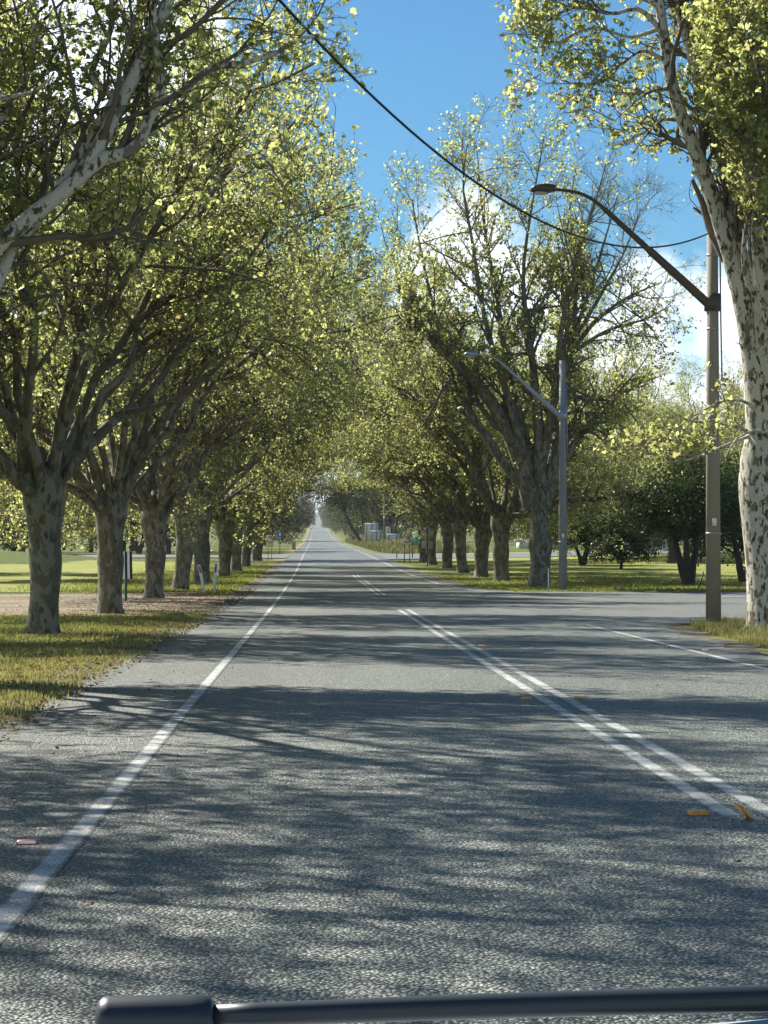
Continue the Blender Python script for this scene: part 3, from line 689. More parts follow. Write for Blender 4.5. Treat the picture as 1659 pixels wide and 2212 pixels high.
def rclip(p):
    q = p + base; Yq = np.maximum(q[:, 1], 1); px = 680 + q[:, 0] / Yq * F_PX; py = 1205 - (q[:, 2] - CAM_H) / Yq * F_PX
    ln = np.interp(py, [-100, 0, 200, 370, 520, 680, 850, 1000, 1010, 1400], [1428, 1432, 1458, 1522, 1575, 1630, 1655, 1655, 1600, 1600])
    front = (p[:, 1] < .4) & (px > ln - 60) & (px < ln + 45 + 30 * (py > 500))
    k = ~((p[:, 0] < -1.6) & (p[:, 2] < 9.3) & (p[:, 2] > 4.0)) & (p[:, 0] > -5.4) & ~((p[:, 0] < -.75) & (p[:, 2] < 3.4))
    return k & ~front & ~((py > 1060) & (px < 1800))
plane_tree('plane_tree', 41, lim, 'near plane tree at the right frame edge with camouflage bark beside the brown lamp pole', loc=tuple(base), trunk_pts=tp, trunk_r=TR3, group=LBR, n2=2.6, nl=7, t2=.3, barkm='pale_bark',
           l2=(1.0, 2.4), leaf=(.06, .105), sparse=spr, lump=.05,
           clip=rclip)
# plane tree off the frame to the left, it shades the road at the bottom
copy_thing(protos[1], gl(-11.2, 16.5), .3, (1.0, 1.0, 1.0), 'plane tree beside the car, seen only by the shade it throws on the road', LBL)

# ------------------------------------------------------------------ gum trees and the dark trees behind
def bushy(name, seed, H, spread, nclump, nleaf, leafsize, matleaf, matbark, label, cat, group, loc, stems=1, stem_r=.18, fork=.35, crown_lo=.35, clump_r=1.2, hang=.3, tilt=(0, 0)):
    rng = np.random.default_rng(seed); root = thing(name, loc, label, cat, group)
    mb = MB(); cl = []
    for s in range(stems):
        a = 2 * np.pi * s / max(1, stems) + rng.uniform(0, 1)
        top = np.array([math.cos(a) * spread * (.35 if stems > 1 else .08) + tilt[0], math.sin(a) * spread * (.35 if stems > 1 else .08) + tilt[1], H * .8])
        P = resample([(0, 0, -.2), top * np.array([.45, .45, .3]), top * np.array([.85, .85, .65]), top], 12); P[1:] += rng.normal(size=(11, 3)) * .02 * H / 5
        R = np.linspace(stem_r, stem_r * .25, 12); v, q = tubes(P[None], R[None], 10); mb.add(v, q)
        nb = max(3, nclump // stems)
        for k in range(nb):
            t = rng.uniform(fork, 1); st = P[int(t * 11)]
            a2 = rng.uniform(0, 2 * np.pi); q2 = math.sqrt(rng.uniform(0.02, 1)); z = H * (crown_lo + (1 - crown_lo) * rng.uniform(0, 1) * (1 - .35 * q2))
            e = np.array([math.cos(a2) * spread * q2 + tilt[0] * .8, math.sin(a2) * spread * q2 + tilt[1] * .8, z])
            Pb = resample([st, st * .5 + e * .5 + np.array([0, 0, .05 * H]), e], 7); Pb[1:] += rng.normal(size=(6, 3)) * .03 * H / 5
            v, q = tubes(Pb[None], np.linspace(stem_r * .32, .02, 7)[None], 5); mb.add(v, q)
            cl.append(e)
    mb.build('trunk', matbark, root, smooth=True)
    cl = np.array(cl); m = len(cl); per = nleaf // m
    rr = clump_r * rng.uniform(.55, 1.25, m)
    pos = np.repeat(cl, per, 0) + rng.normal(size=(m * per, 3)) * np.repeat(rr, per)[:, None] * np.array([.6, .6, .42])
    pos = pos[pos[:, 2] > .25 * H * crown_lo + .2]
    v, f = leaves(rng, pos, rng.uniform(.6, 1.3, len(pos)) * leafsize, KITE, .2, .2, hang * 3)
    MB().add(v, f).build('crown', matleaf, root)
    return root
GB = 'gum trees of the dark belt beyond the avenue'
gums = [bushy('gum_tree', 51, 17, 6.0, 46, 9000, .42, M['gum_leaf'], M['gum_bark'], 'dark gum tree close on the left of the far road, beyond the turn-off', 'tree', 'gum trees left of the far road', gl(-9.5, 300), 1, .4, .3, .24, 2.4),
        bushy('gum_tree', 52, 20, 7.0, 50, 10000, .45, M['gum_leaf'], M['gum_bark'], 'dark gum tree behind the grey sign backs on the right', 'tree', 'gum trees right of the far road', gl(15.5, 470), 1, .45, .3, .15, 2.4),
        bushy('gum_tree', 53, 13, 5.5, 40, 8000, .38, M['gum_leaf'], M['gum_bark'], 'low spreading gum tree in the belt beyond the left paddock', 'tree', GB, gl(-34, 262), 2, .3, .25, .08, 2.0)]
rg = random.Random(9)
for k in range(15):       # left of the road
    y = 285 + 70 * k ** 1.12 + rg.uniform(-8, 8); x = -8.2 - rg.uniform(0, 2) - (0 if k % 3 else 6)
    copy_thing(gums[k % 3], gl(x, y), rg.uniform(0, 6.28), rg.uniform(.8, 1.1), 'dark gum tree crowding the left side of the far road', 'gum trees left of the far road')
for k in range(24):       # right of the road
    y = 430 + 42 * k ** 1.12 + rg.uniform(-8, 8); x = 10.8 + rg.uniform(0, 2.2) + (0 if k % 3 else 6) + (4 if y < 500 else 0)
    copy_thing(gums[(k + 1) % 3], gl(x, y), rg.uniform(0, 6.28), rg.uniform(.8, 1.1), 'dark gum tree crowding the right side of the far road', 'gum trees right of the far road')
for k in range(16):       # belt beyond the left paddock
    x = -16 - 4.2 * k + rg.uniform(-1, 1); y = 268 + rg.uniform(-12, 40) 
    copy_thing(gums[(k * 2) % 3], gl(x, y), rg.uniform(0, 6.28), rg.uniform(.6, .95), 'dark gum tree in the belt closing off the left paddock', GB)
for k in range(20):       # belt beyond the right field
    x = 24 + 4.6 * k + rg.uniform(-1, 1); y = 330 + rg.uniform(-20, 60)
    copy_thing(gums[(k * 2 + 1) % 3], gl(x, y), rg.uniform(0, 6.28), rg.uniform(.55, .9), 'dark gum tree in the belt closing off the right field', 'gum trees beyond the right field')
for k in range(26):       # far away, along the climbing road
    y = 1500 + 130 * k + rg.uniform(-30, 30)
    for sx in (-1, 1):
        x = 2.2 + sx * (9.0 + rg.uniform(0, 4)); copy_thing(gums[k % 3], gl(x, y), rg.uniform(0, 6.28), rg.uniform(.8, 1.2), 'hazy gum tree beside the farthest climb of the road', 'gum trees on the hazy far climb')
# leaning dark gum right of the road, by the sign backs
bushy('gum_tree', 57, 15, 5.0, 36, 7000, .4, M['gum_leaf'], M['dark_bark'], 'gum tree with a bare dark trunk leaning left behind the small dark sign', 'tree', None, gl(9.6, 450), 1, .38, .55, .5, 2.0, tilt=(-5.5, 0))

GP = 'small dark trees on the right lawn'
bushy('park_tree', 61, 4.3, 2.4, 44, 9000, .16, M['olive_leaf'], M['dark_bark'], 'small dark three-stemmed tree on the lawn just right of the grey lamp pole', 'tree', GP, gl(19.8, 168), 3, .17, .45, .38, .75)
bushy('park_tree', 62, 4.0, 2.3, 48, 10000, .15, M['olive_leaf'], M['dark_bark'], 'small drooping dark tree with a thin stem, left of the red roof', 'tree', GP, gl(20.5, 152), 1, .12, .3, .18, .7, .6)
bushy('park_tree', 63, 5.6, 2.6, 60, 13000, .15, M['olive_leaf'], M['dark_bark'], 'dark tree with a V-shaped forked trunk left of the brown lamp pole', 'tree', GP, gl(16.6, 101), 3, .2, .5, .45, .75)
bushy('park_tree', 64, 6.5, 3.2, 60, 12000, .18, M['olive_leaf'], M['gum_bark'], 'broad dark tree with a thick grey trunk right of the red roof', 'tree', GP, gl(27.0, 172), 1, .38, .3, .25, 1.0)
bushy('park_tree', 65, 6.0, 3.0, 60, 12000, .17, M['olive_leaf'], M['dark_bark'], 'dense dark tree half hidden behind the brown lamp pole', 'tree', GP, gl(20.4, 108), 2, .2, .35, .25, 1.0)
bushy('park_tree', 66, 7.5, 3.6, 60, 12000, .2, M['olive_leaf'], M['dark_bark'], 'tall dark tree seen between the brown lamp pole and the near plane trunk', 'tree', GP, gl(27.5, 140), 1, .3, .3, .2, 1.2)
bushy('hedge_shrub', 67, 4.2, 3.8, 60, 9000, .22, M['olive_leaf'], M['dark_bark'], 'dark hedge shrub on the bank at the left frame edge', 'shrub', None, gl(-26.5, 201), 4, .12, .2, .1, 1.2)
# plane trees farther back on both sides fill the canopy (second rows)
copy_thing(protos[0], gl(25, 186), 1.0, 1.15, 'plane tree standing back on the right lawn behind the grey lamp pole', 'plane trees standing back from the road')
copy_thing(protos[2], gl(33, 192), 2.6, 1.15, 'plane tree standing back on the right lawn behind the brown lamp pole', 'plane trees standing back from the road')
for x_, y_, k_ in ((40, 180, 1), (29, 205, 2), (46, 200, 0), (37, 215, 1), (19.5, 200, 0)):
    copy_thing(protos[k_], gl(x_, y_), x_ * 1.7, 1.12, 'plane tree far back on the right lawn closing the view', 'plane trees standing back from the road')
copy_thing(protos[1], gl(-17, 118), 3.3, 1.0, 'plane tree standing back in the left paddock behind the striped board', 'plane trees standing back from the road')
copy_thing(protos[2], gl(-21, 142), 5.0, 1.0, 'plane tree standing back in the left paddock near the frame edge', 'plane trees standing back from the road')

# ------------------------------------------------------------------ lamp poles, cable
def lamp_pole(loc, top, mat, arm_mat, label, arm_z=6.75, w=.165):
    r = thing('street_lamp', loc, label, 'street lamp', 'street lamps with long raking arms')
    MB().tube([(0, 0, -.3), (0, 0, top * .5), (0, 0, top)], [w, w * .86, w * .70], 16).build('pole', mat, r, smooth=False)
    arm = resample([(-.1, 0, arm_z), (-.6, -.02, arm_z + .45), (-1.2, -.03, arm_z + .99), (-1.8, -.05, arm_z + 1.53), (-2.3, -.06, arm_z + 1.98), (-2.55, -.065, arm_z + 2.18), (-2.8, -.07, arm_z + 2.30), (-3.15, -.08, arm_z + 2.36), (-3.45, -.08, arm_z + 2.38)], 40)
    MB().tube(arm, np.interp(np.linspace(0, 1, 40), [0, .40, .41, .7, .71, 1], [.098, .082, .066, .055, .040, .032]), 12).build('arm', arm_mat, r, smooth=True)
    MB().tube([(0, 0, arm_z - .16), (0, 0, arm_z + .2)], w * .9 + .03, 16).build('arm_collar', arm_mat, r)
    h = MB()
    h.add([(-3.32, -.08 + s * .10, arm_z + 2.34 + dz) for s in (-1, 1) for dz in (0, .12)] + [(-3.50, -.08 + s * .15, arm_z + 2.31 + dz) for s in (-1, 1) for dz in (0, .17)] + [(-3.76, -.08 + s * .13, arm_z + 2.32 + dz) for s in (-1, 1) for dz in (0, .14)] + [(-3.84, -.08 + s * .07, arm_z + 2.34 + dz) for s in (-1, 1) for dz in (0, .08)],
          [(0, 1, 3, 2)] + [f for k in (0, 4, 8) for f in ((k, k + 4, k + 5, k + 1), (k + 2, k + 3, k + 7, k + 6), (k, k + 2, k + 6, k + 4), (k + 1, k + 5, k + 7, k + 3))] + [(12, 14, 15, 13)])
    ho = h.build('lamp_head', arm_mat, r)
    MB().box((-3.63, -.08, arm_z + 2.298), (.24, .2, .05), bev=.05).build('lens', M['lamp_glass'], ho)
    MB().tube([(w * .92, -.06, arm_z + 1.2), (w * .98, -.06, arm_z - .3), (w + .02, -.06, arm_z - 1.6)], .018, 8).build('conduit', M['galv'], r)
    for bz in (1.9, arm_z - .55, arm_z + 1.0):
        q_ = w * (1 - .3 * bz / top) + .006
        MB().tube([(0, 0, bz), (0, 0, bz + .03)], q_, 16).build('strap', M['galv'], r)
    MB().box((.0, -w * .93 - .004, 2.15), (.09, .012, .16)).build('number_plate', M['alu'], r)
    return r
lamp_pole(gl(8.36, 47.6), 8.5, M['concrete'], M['dark_steel'], 'brown lamp pole on the right grass corner, its dark arm raking over the road')
lamp_pole(gl(9.62, 88.2), 8.95, M['concrete_grey'], M['galv'], 'grey lamp pole in front of the tall plane tree, with a galvanised arm', 6.8, .17)
yy = np.linspace(47.6, 14, 60)
cx = -.47 + (yy - 27) * ((8.3 + .47) / 20.6); czz = 6.85 + 1.36 * ((yy - 37) / 10.5) ** 2
czz = np.where(yy < 24, czz[np.argmin(abs(yy - 24))] + (24 - yy) * .34, czz)
tag(MB().tube(np.stack([cx, yy, czz], 1), .0175, 8).build('overhead_cable', M['cable'], smooth=True), 'black overhead cable sagging from the top left to the brown lamp pole', 'cable')

# ------------------------------------------------------------------ signs and posts
def round_rect(w, h, r, n=5, cx=0, cz=0):
    pts = []
    for (sx, sz, a0) in ((1, 1, 0), (-1, 1, 90), (-1, -1, 180), (1, -1, 270)):
        for k in range(n): a = RAD(a0 + 90 * k / (n - 1)); pts.append((cx + sx * (w / 2 - r) + r * math.cos(a), cz + sz * (h / 2 - r) + r * math.sin(a)))
    return pts
def ring(mb, ro, ri, y0, y1, cx, cz, n=40):
    a = np.arange(n) * 2 * np.pi / n
    V = np.concatenate([np.stack([cx + q * np.cos(a), np.full(n, y), cz + q * np.sin(a)], 1) for q, y in ((ro, y0), (ri, y0), (ro, y1), (ri, y1))])
    i = np.arange(n); j = (i + 1) % n
    for A, B in ((0, 1), (2, 0), (1, 3)): mb.add(V, np.stack([A * n + i, A * n + j, B * n + j, B * n + i], 1))
    return mb
def text_mesh(txt, h, name, mat, parent, loc, bold=.02, sx=1.0):
    cu = bpy.data.curves.new('lettering', 'FONT'); cu.body = txt; cu.align_x = 'CENTER'; cu.align_y = 'CENTER'; cu.size = h; cu.extrude = .003; cu.offset = bold
    ob = bpy.data.objects.new('lettering', cu); C.objects.link(ob)
    me = bpy.data.meshes.new_from_object(ob.evaluated_get(bpy.context.evaluated_depsgraph_get()))
    bpy.data.objects.remove(ob); bpy.data.curves.remove(cu)
    me.materials.clear(); me.materials.append(mat)
    o = bpy.data.objects.new(name, me); C.objects.link(o); o.parent = parent; o.location = loc; o.rotation_euler = (math.pi / 2, 0, 0); o.scale = (sx, 1, 1)
    return o
# speed sign 110
Y = 190; z0 = float(gz(7.7, Y)); p = at(879.5, 1205, Y)
r = thing('speed_sign', (p[0], Y, z0), 'white speed limit sign reading 110 inside a red ring, on two posts', 'road sign')
zt = at(879, 1151, Y)[2] - z0; zb = at(879, 1176.5, Y)[2] - z0; wd = 22 * Y / F_PX
MB().prism(round_rect(wd, zt - zb, .05, 5, 0, (zt + zb) / 2), 0, .02).build('sign_panel', M['sign_white'], r)
ring(MB(), .40, .325, -.012, -.002, 0, (zt + zb) / 2 + .07).build('red_ring', M['sign_red'], r)
text_mesh('110', .47, 'digits', M['black'], r, (0, -.010, (zt + zb) / 2 + .07), .018, .66)
for sx in (-.22, .22): MB().tube([(sx, .05, -.3), (sx, .05, zt - .1)], .035, 10).build('post', M['post'], r)
# diamond sign seen from behind
Y = 170; p = at(923, 1205, Y); z0 = float(gz(p[0], Y)); zc = at(923, 1152, Y)[2] - z0; h_ = 15.5 * Y / F_PX
r = thing('warning_sign', (p[0], Y, z0), 'grey back of a diamond warning sign with a plate below it', 'road sign')
MB().prism([(h_, zc), (0, zc + h_), (-h_, zc), (0, zc - h_)], .02, .04).build('diamond_panel', M['alu_dull'], r)
zc2 = at(923, 1177, Y)[2] - z0
MB().prism(round_rect(24 * Y / F_PX, 16 * Y / F_PX, .04, 4, 0, zc2), .02, .04).build('plate', M['alu_dull'], r)
MB().tube([(0, -.03, -.3), (0, -.03, zc + h_ * .8)], .045, 10).build('post', M['post'], r)
# backs of the direction boards
def board(x0, x1, y0, y1, Y, label, mat, nposts, dark=True, foot=None):
    p = at((x0 + x1) / 2, 1205, Y); z0 = float(gz(p[0], Y)); w = (x1 - x0) * Y / F_PX
    a = at(x0, y0, Y)[2] - z0; b = at(x0, y1, Y)[2] - z0
    r = thing('sign_board', (p[0], Y, z0), label, 'road sign', 'sign boards seen from behind')
    MB().prism(round_rect(w, a - b, min(.2, w * .08), 4, 0, (a + b) / 2), .03, .06).build('panel', mat, r)
    m = MB()
    for k in range(4): m.box((0, .0, b + (a - b) * (k + .5) / 4), (w * .96, .05, .06))
    m.build('rail', M['alu_dull'], r)
    for k in range(nposts):
        sx = (k - (nposts - 1) / 2) * w * (.40 if nposts == 3 else .62)
        MB().tube([(sx, -.09, -.3), (sx, -.09, a - .06)], .065, 10).build('post', M['post'], r)
    return r
board(788, 817, 1130, 1162.5, 420, 'tallest pale sign board back, standing high on three posts', M['alu'], 3)
board(801, 824.5, 1146, 1178, 385, 'grey sign board back standing in front of the tallest board', M['alu'], 3)
board(833, 843.5, 1138, 1154, 400, 'narrow pale sign board back right of the far power pole', M['sign_white'], 1)
board(834.5, 863, 1153, 1177, 385, 'wide low grey sign board back left of the 110 sign', M['alu'], 2)
board(759, 767.5, 1157.5, 1172, 520, 'small dark sign board left of the leaning gum trunk', M['post'], 2)
# blue-green board behind the right row with a red rail
Y = 215; p = at(897, 1205, Y); z0 = float(gz(p[0], Y))
r = thing('notice_board', (p[0], Y, z0), 'green and white notice board behind the 110 sign with a red rail below', 'notice board')
a = at(0, 1156, Y)[2] - z0; b = at(0, 1179, Y)[2] - z0
MB().prism([(-.22, b), (.6, b), (.6, a), (-.22, a)], .0, .04).build('panel', M['teal_sign'], r)
MB().box((.15, -.03, at(0, 1183, Y)[2] - z0), (1.0, .06, .09)).build('rail', M['sign_red'], r)
for sx in (-.26, .62): MB().tube([(sx, .07, -.3), (sx, .07, a)], .05, 8).build('post', M['post'], r)
# far power pole
Y = 400; p = at(830, 1205, Y)
r = thing('power_pole', gl(p[0], Y), 'timber power pole among the sign board backs', 'power pole')
MB().tube([(0, 0, -.5), (0, 0, 10.5)], [.17, .13], 12).build('pole', M['wood'], r)
MB().box((0, -.12, 10.0), (2.0, .1, .12)).build('cross_arm', M['wood'], r)
# blue sign, speed sign and cabinet left of the far road
Y = 255; p = at(604.5, 1205, Y); z0 = float(gz(p[0], Y)); a = at(0, 1147.5, Y)[2] - z0; b = at(0, 1166, Y)[2] - z0
r = thing('blue_sign', (p[0], Y, z0), 'small blue road sign among the trees left of the far road', 'road sign')
MB().prism(round_rect(9.5 * Y / F_PX, a - b, .05, 4, 0, (a + b) / 2), 0, .03).build('panel', M['blue_sign'], r)
MB().box((0, -.005, (a + b) / 2 + .12), (.2, .006, .36)).box((0, -.005, (a + b) / 2 - .28), (.3, .006, .1)).build('symbol', M['sign_white'], r)
MB().tube([(0, .06, -.3), (0, .06, a)], .035, 8).build('post', M['post'], r)
Y = 206; p = at(583, 1205, Y); z0 = float(gz(p[0], Y)); a = at(0, 1156, Y)[2] - z0; b = at(0, 1181.5, Y)[2] - z0
r = thing('speed_sign', (p[0], Y, z0), 'white sign with a red ring half hidden by leaves, left of the road', 'road sign')
MB().prism(round_rect(.66, a - b, .05, 4, 0, (a + b) / 2), 0, .03).build('sign_panel', M['sign_white'], r)
ring(MB(), .31, .245, -.012, -.002, 0, (a + b) / 2 + .12).build('red_ring', M['sign_red'], r)
for sx in (-.16, .16): MB().tube([(sx, .06, -.3), (sx, .06, a - .1)], .03, 8).build('post', M['post'], r)
Y = 330; p = at(634.5, 1205, Y); z0 = float(gz(p[0], Y))
r = thing('utility_box', (p[0], Y, z0), 'small grey utility box on the left verge of the far road', 'utility box')
MB().box((0, 0, .52), (.55, .5, 1.2), bev=.04).build('cabinet', M['alu_dull'], r)
MB().box((0, 0, 1.15), (.62, .56, .06), bev=.04).build('lid', M['alu'], r)
# striped hazard board
Y = 72; p = at(265, 1205, Y); z0 = float(gz(p[0], Y)); a = at(0, 1192, Y)[2] - z0; b = at(0, 1251, Y)[2] - z0
r = thing('hazard_board', (p[0], Y, z0), 'black and white striped hazard board behind a trunk on the left, green plate on top', 'road sign')
mb = MB(); N_ = 24; W2 = .42
for k in range(N_):
    x0 = -.60 + .90 * k / N_; x1 = x0 + .90 / N_; yb = lambda x: .22 * (x + .1) ** 2 * 2
    si = (k // 2) % 2
    for dy in (0, .02): mb.add([(x0, yb(x0) + dy, b), (x1, yb(x1) + dy, b), (x1 - .015, yb(x1) + dy, a), (x0 - .015, yb(x0) + dy, a)], [(0, 1, 2, 3)], si)
mb.build('striped_panel', [M['sign_white'], M['black']], r)
MB().box((-.14, .02, a + .19), (.48, .03, .34), bev=.01).build('green_plate', M['green_sign'], r)
for sx, mt in ((-.07, 'galv'), (.1, 'green_sign')): MB().tube([(sx, .06, -.3), (sx, .06, b + .2)], .042, 10).build('post', M[mt], r)
# guide posts
def guide_post(px, pb, Y, lean, label, cap=None, h=1.0, w=.11):
    p = at(px, 1205, Y)
    r = thing('guide_post', gl(p[0], Y), label, 'guide post', 'white guide posts')
    r.rotation_euler = (0, RAD(lean), 0)
    MB().prism([(-w / 2, -.25), (w / 2, -.25), (w / 2, h - .04), (w / 2 - .03, h), (-w / 2 + .03, h), (-w / 2, h - .04)], 0, .035).build('post', M['white'], r)
    MB().prism([(-w * .3, h - .30), (w * .3, h - .30), (w * .3, h - .07), (-w * .3, h - .07)], -.012, -.001).build('reflector', M['red'], r)
    if cap: MB().prism([(-w / 2 - .005, h - .035), (w / 2 + .005, h - .035), (w / 2 - .025, h + .008), (-w / 2 + .025, h + .008)], -.004, .04).build('cap', M[cap], r)
    return r
guide_post(442, 0, 84, -11, 'white guide post leaning to the left beside the gravel drive', h=1.08)
guide_post(462, 0, 84.4, 4, 'upright white guide post with a blue cap right of the leaning one', 'blue_sign', h=1.08)
guide_post(857.5, 0, 200, -3, 'small white guide post between the right edge line and the 110 sign')
guide_post(789.5, 0, 370, 0, 'tiny far guide post in front of the grey sign boards')
Y = 89; p = at(1185, 1205, Y)
r = thing('marker_stake', gl(p[0], Y), 'thin white marker stake at the foot of the tallest plane tree', 'stake')
MB().tube([(0, 0, -.2), (0, 0, .82)], .022, 8).build('stake', M['white'], r); MB().box((0, 0, .84), (.06, .03, .06)).build('cap', M['white'], r)
Y = 92; p = at(1508, 1205, Y)
r = thing('tree_stake', gl(p[0], Y), 'dark stake leaning to the right on the lawn before the V-shaped tree', 'stake')
r.rotation_euler = (0, RAD(17), 0)
MB().tube([(0, 0, -.2), (0, 0, .72)], [.035, .028], 8).build('stake', M['stake'], r); MB().tube([(0, 0, .70), (0, 0, .74)], .034, 8).build('cap', M['stake'], r)

# house with a red roof, white shed
Y = 262; p = at(1374, 1205, Y)
r = thing('house', gl(p[0], Y), 'white house with a red hipped roof glimpsed between the dark trees', 'house')
zt = at(0, 1142, Y)[2] - r.location.z; ze = at(0, 1160, Y)[2] - r.location.z
MB().box((0, 5, ze / 2), (9, 8, ze)).build('wall', M['wall'], r)
MB().add([(-5, .4, ze), (5, .4, ze), (5, 9.6, ze), (-5, 9.6, ze), (-2.0, 5, zt + .6), (1.2, 5, zt + .6)], [(0, 1, 5, 4), (2, 3, 4, 5), (0, 4, 3), (1, 2, 5), (0, 3, 2, 1)]).build('roof', M['roof'], r)
for x_ in (-2.6, .3, 2.6):
    w_ = MB().box((x_, .97, ze * .55), (1.3, .06, 1.0)).build('window', M['white'], r); MB().box((x_, .92, ze * .55), (1.12, .05, .84)).build('pane', M['glass'], w_)
Y = 285; p = at(1180, 1205, Y)
r = thing('shed', gl(p[0], Y), 'low white shed far across the field right of the tallest plane tree', 'shed')
zt = at(0, 1163, Y)[2] - r.location.z
MB().box((0, 3, zt * .42), (6.5, 5, zt * .84)).build('wall', M['wall'], r)
MB().prism([(-3.5, zt * .845), (3.5, zt * .845), (3.5, zt * .9), (0, zt * 1.05), (-3.5, zt * .9)], .3, 5.9).build('roof', M['alu'], r)
MB().box((-1, .47, zt * .4), (1.8, .06, zt * .78)).build('door', M['alu_dull'], r)

# ------------------------------------------------------------------ raised road markers
GM = 'raised reflective road markers'
def road_marker(x, y, mat, label, rz=0, tilt=0, lift=0):
    r = thing('road_marker', (x, y, .018 + lift), label, 'road marker', GM, rz)
    if tilt: r.rotation_euler = (tilt * .4, tilt, rz)
    a, b, h = .055, .048, .019
    V = [(-a, -b, 0), (a, -b, 0), (a, b, 0), (-a, b, 0), (-a * .82, -b * .45, h), (a * .82, -b * .45, h), (a * .82, b * .45, h), (-a * .82, b * .45, h)]
    MB().add(V, [(0, 3, 2, 1), (4, 5, 6, 7), (0, 1, 5, 4), (1, 2, 6, 5), (2, 3, 7, 6), (3, 0, 4, 7)]).build('body', M['amber'] if mat == 'amber' else M['marker_red'], r)
    MB().add([(-a * .8, -b * .93, .0055), (a * .8, -b * .93, .0055), (a * .70, -b * .55, .0175), (-a * .70, -b * .55, .0175)], [(0, 1, 2, 3)]).build('reflector', M['amber'] if mat == 'amber' else M['marker_white'], r)
    return r
road_marker(2.07, 12.26, 'amber', 'amber road marker lying flat left of the nearest end of the double line', .03)
road_marker(2.275, 12.05, 'amber', 'broken amber road marker tipped up on the nearest end of the double line', .5, .7, .028)
road_marker(2.075, 22.3, 'amber', 'amber road marker left of the double line, second pair ahead')
road_marker(2.60, 22.4, 'amber', 'amber road marker right of the double line, second pair ahead')
road_marker(2.03, 35.6, 'amber', 'amber road marker left of the double line, farther pair')
road_marker(2.62, 35.7, 'amber', 'amber road marker right of the double line, farther pair')
road_marker(-1.39, 11.1, 'red', 'red road marker outside the left edge line, nearest to the car', .1)
road_marker(5.82, 33.8, 'red', 'red road marker outside the right edge line near the grass corner')

# ------------------------------------------------------------------ grass stuff
def grass_patch(name, seed, pts_fn, n, h, w, mat, label, cat='grass'):
    rng = np.random.default_rng(seed); x, y = pts_fn(rng, n); m = len(x)
    z = gz(x, y)
    cl = .5 + .5 * np.sin(x * 2.1 + np.sin(y * 1.3) * 1.5) * np.sin(y * 1.7 + x * .6)
    hh = rng.uniform(h[0], h[1], m) * (.45 + .9 * cl)
    a = rng.uniform(0, 2 * np.pi, m); lean = rng.uniform(.1, .7, m) * hh; d = np.stack([np.cos(a), np.sin(a)], 1)
    pw = rng.uniform(w[0], w[1], m)[:, None] * np.stack([-np.sin(a), np.cos(a)], 1) 
    b = np.stack([x, y, z], 1); V = np.zeros((m, 5, 3))
    V[:, 0] = b; V[:, 1] = b; V[:, 0, :2] -= pw; V[:, 1, :2] += pw
    V[:, 0, 2] -= .02; V[:, 1, 2] -= .02
    mid = b.copy(); mid[:, :2] += d * (lean * .35)[:, None]; mid[:, 2] += hh * .6
    V[:, 2] = mid; V[:, 3] = mid; V[:, 2, :2] += pw * .7; V[:, 3, :2] -= pw * .7
    V[:, 4] = b; V[:, 4, :2] += d * lean[:, None]; V[:, 4, 2] += hh
    i = np.arange(m)[:, None] * 5
    mb = MB(); mb.add(V.reshape(-1, 3), np.concatenate([i, i + 1, i + 2, i + 3], 1)); mb.F.append(np.concatenate([i + 3, i + 2, i + 4], 1).ravel()); mb.T.append(np.full(m, 3)); mb.M.append(np.zeros(m))
    return tag(mb.build(name, mat), label, cat, kind='stuff')
def in_left(rng, n):
    y = rng.uniform(20, 58, n); x = -2.6 - rng.beta(1.1, 1.6, n) * 9; k = ~((y > 56) & (x < -4)); return x[k], y[k]
def in_left_edge(rng, n):
    y = rng.uniform(16, 58, n); x = -2.38 - rng.beta(1.2, 3.5, n) * 5; return x, y
def in_right(rng, n):
    y = rng.uniform(30, 49.5, n); lo = np.interp(y, [30, 36, 44, 48, 49.5], [6.9, 7.0, 7.4, 7.9, 9.0]); x = lo + rng.beta(1, 1.6, n) * 6.5; return x, y
def in_lawn(rng, n):
    y = 85.2 + rng.beta(1, 2.2, n) * 60; x = 6.9 + rng.uniform(0, 22, n) * (1 + (y - 85) / 60) - .2; x = np.where(y < 92, np.maximum(x, 7.6), x); return x, y
def in_left2(rng, n):
    y = 80 + rng.beta(1, 2, n) * 110; x = -3.1 - rng.beta(1, 2, n) * 10; k = ~((y < 86) & (x < -4)); return x[k], y[k]
def in_bank(rng, n):
    y = rng.uniform(262, 620, n); x = np.interp(y, [262, 300, 620], [8.6, 8.0, 8.2]) + rng.beta(1, 1.5, n) * 12; return x, y
grass_patch('grass', 81, in_left, 65000, (.02, .08), (.004, .008), M['grass_blade'], 'short rough green and straw coloured grass on the left verge')
grass_patch('grass', 82, in_right, 26000, (.03, .10), (.004, .008), M['grass_blade'], 'green and dry grass on the right corner around the brown pole')
grass_patch('grass', 86, in_right, 9000, (.05, .22), (.004, .007), M['dry_blade'], 'straw coloured taller grass stalks on the right corner')
grass_patch('grass', 87, in_left_edge, 16000, (.02, .09), (.004, .008), M['dry_blade'], 'dry straw coloured grass stalks on the left verge')
def in_dry(rng, n):
    y = rng.uniform(17, 34, n); x = -2.5 - rng.beta(1, 1.3, n) * 5; k = rng.uniform(size=n) < np.clip(1.2 - (y - 18) / 16, .1, 1); return x[k], y[k]
grass_patch('grass', 88, in_dry, 40000, (.02, .08), (.004, .008), M['dry_blade'], 'dry straw coloured turf at the near left road edge')
grass_patch('grass', 89, in_right, 30000, (.03, .10), (.004, .008), M['dry_blade'], 'short straw coloured turf on the right corner')
grass_patch('grass', 83, in_lawn, 60000, (.04, .12), (.010, .02), M['grass_blade'], 'lawn grass under the right row of trees')
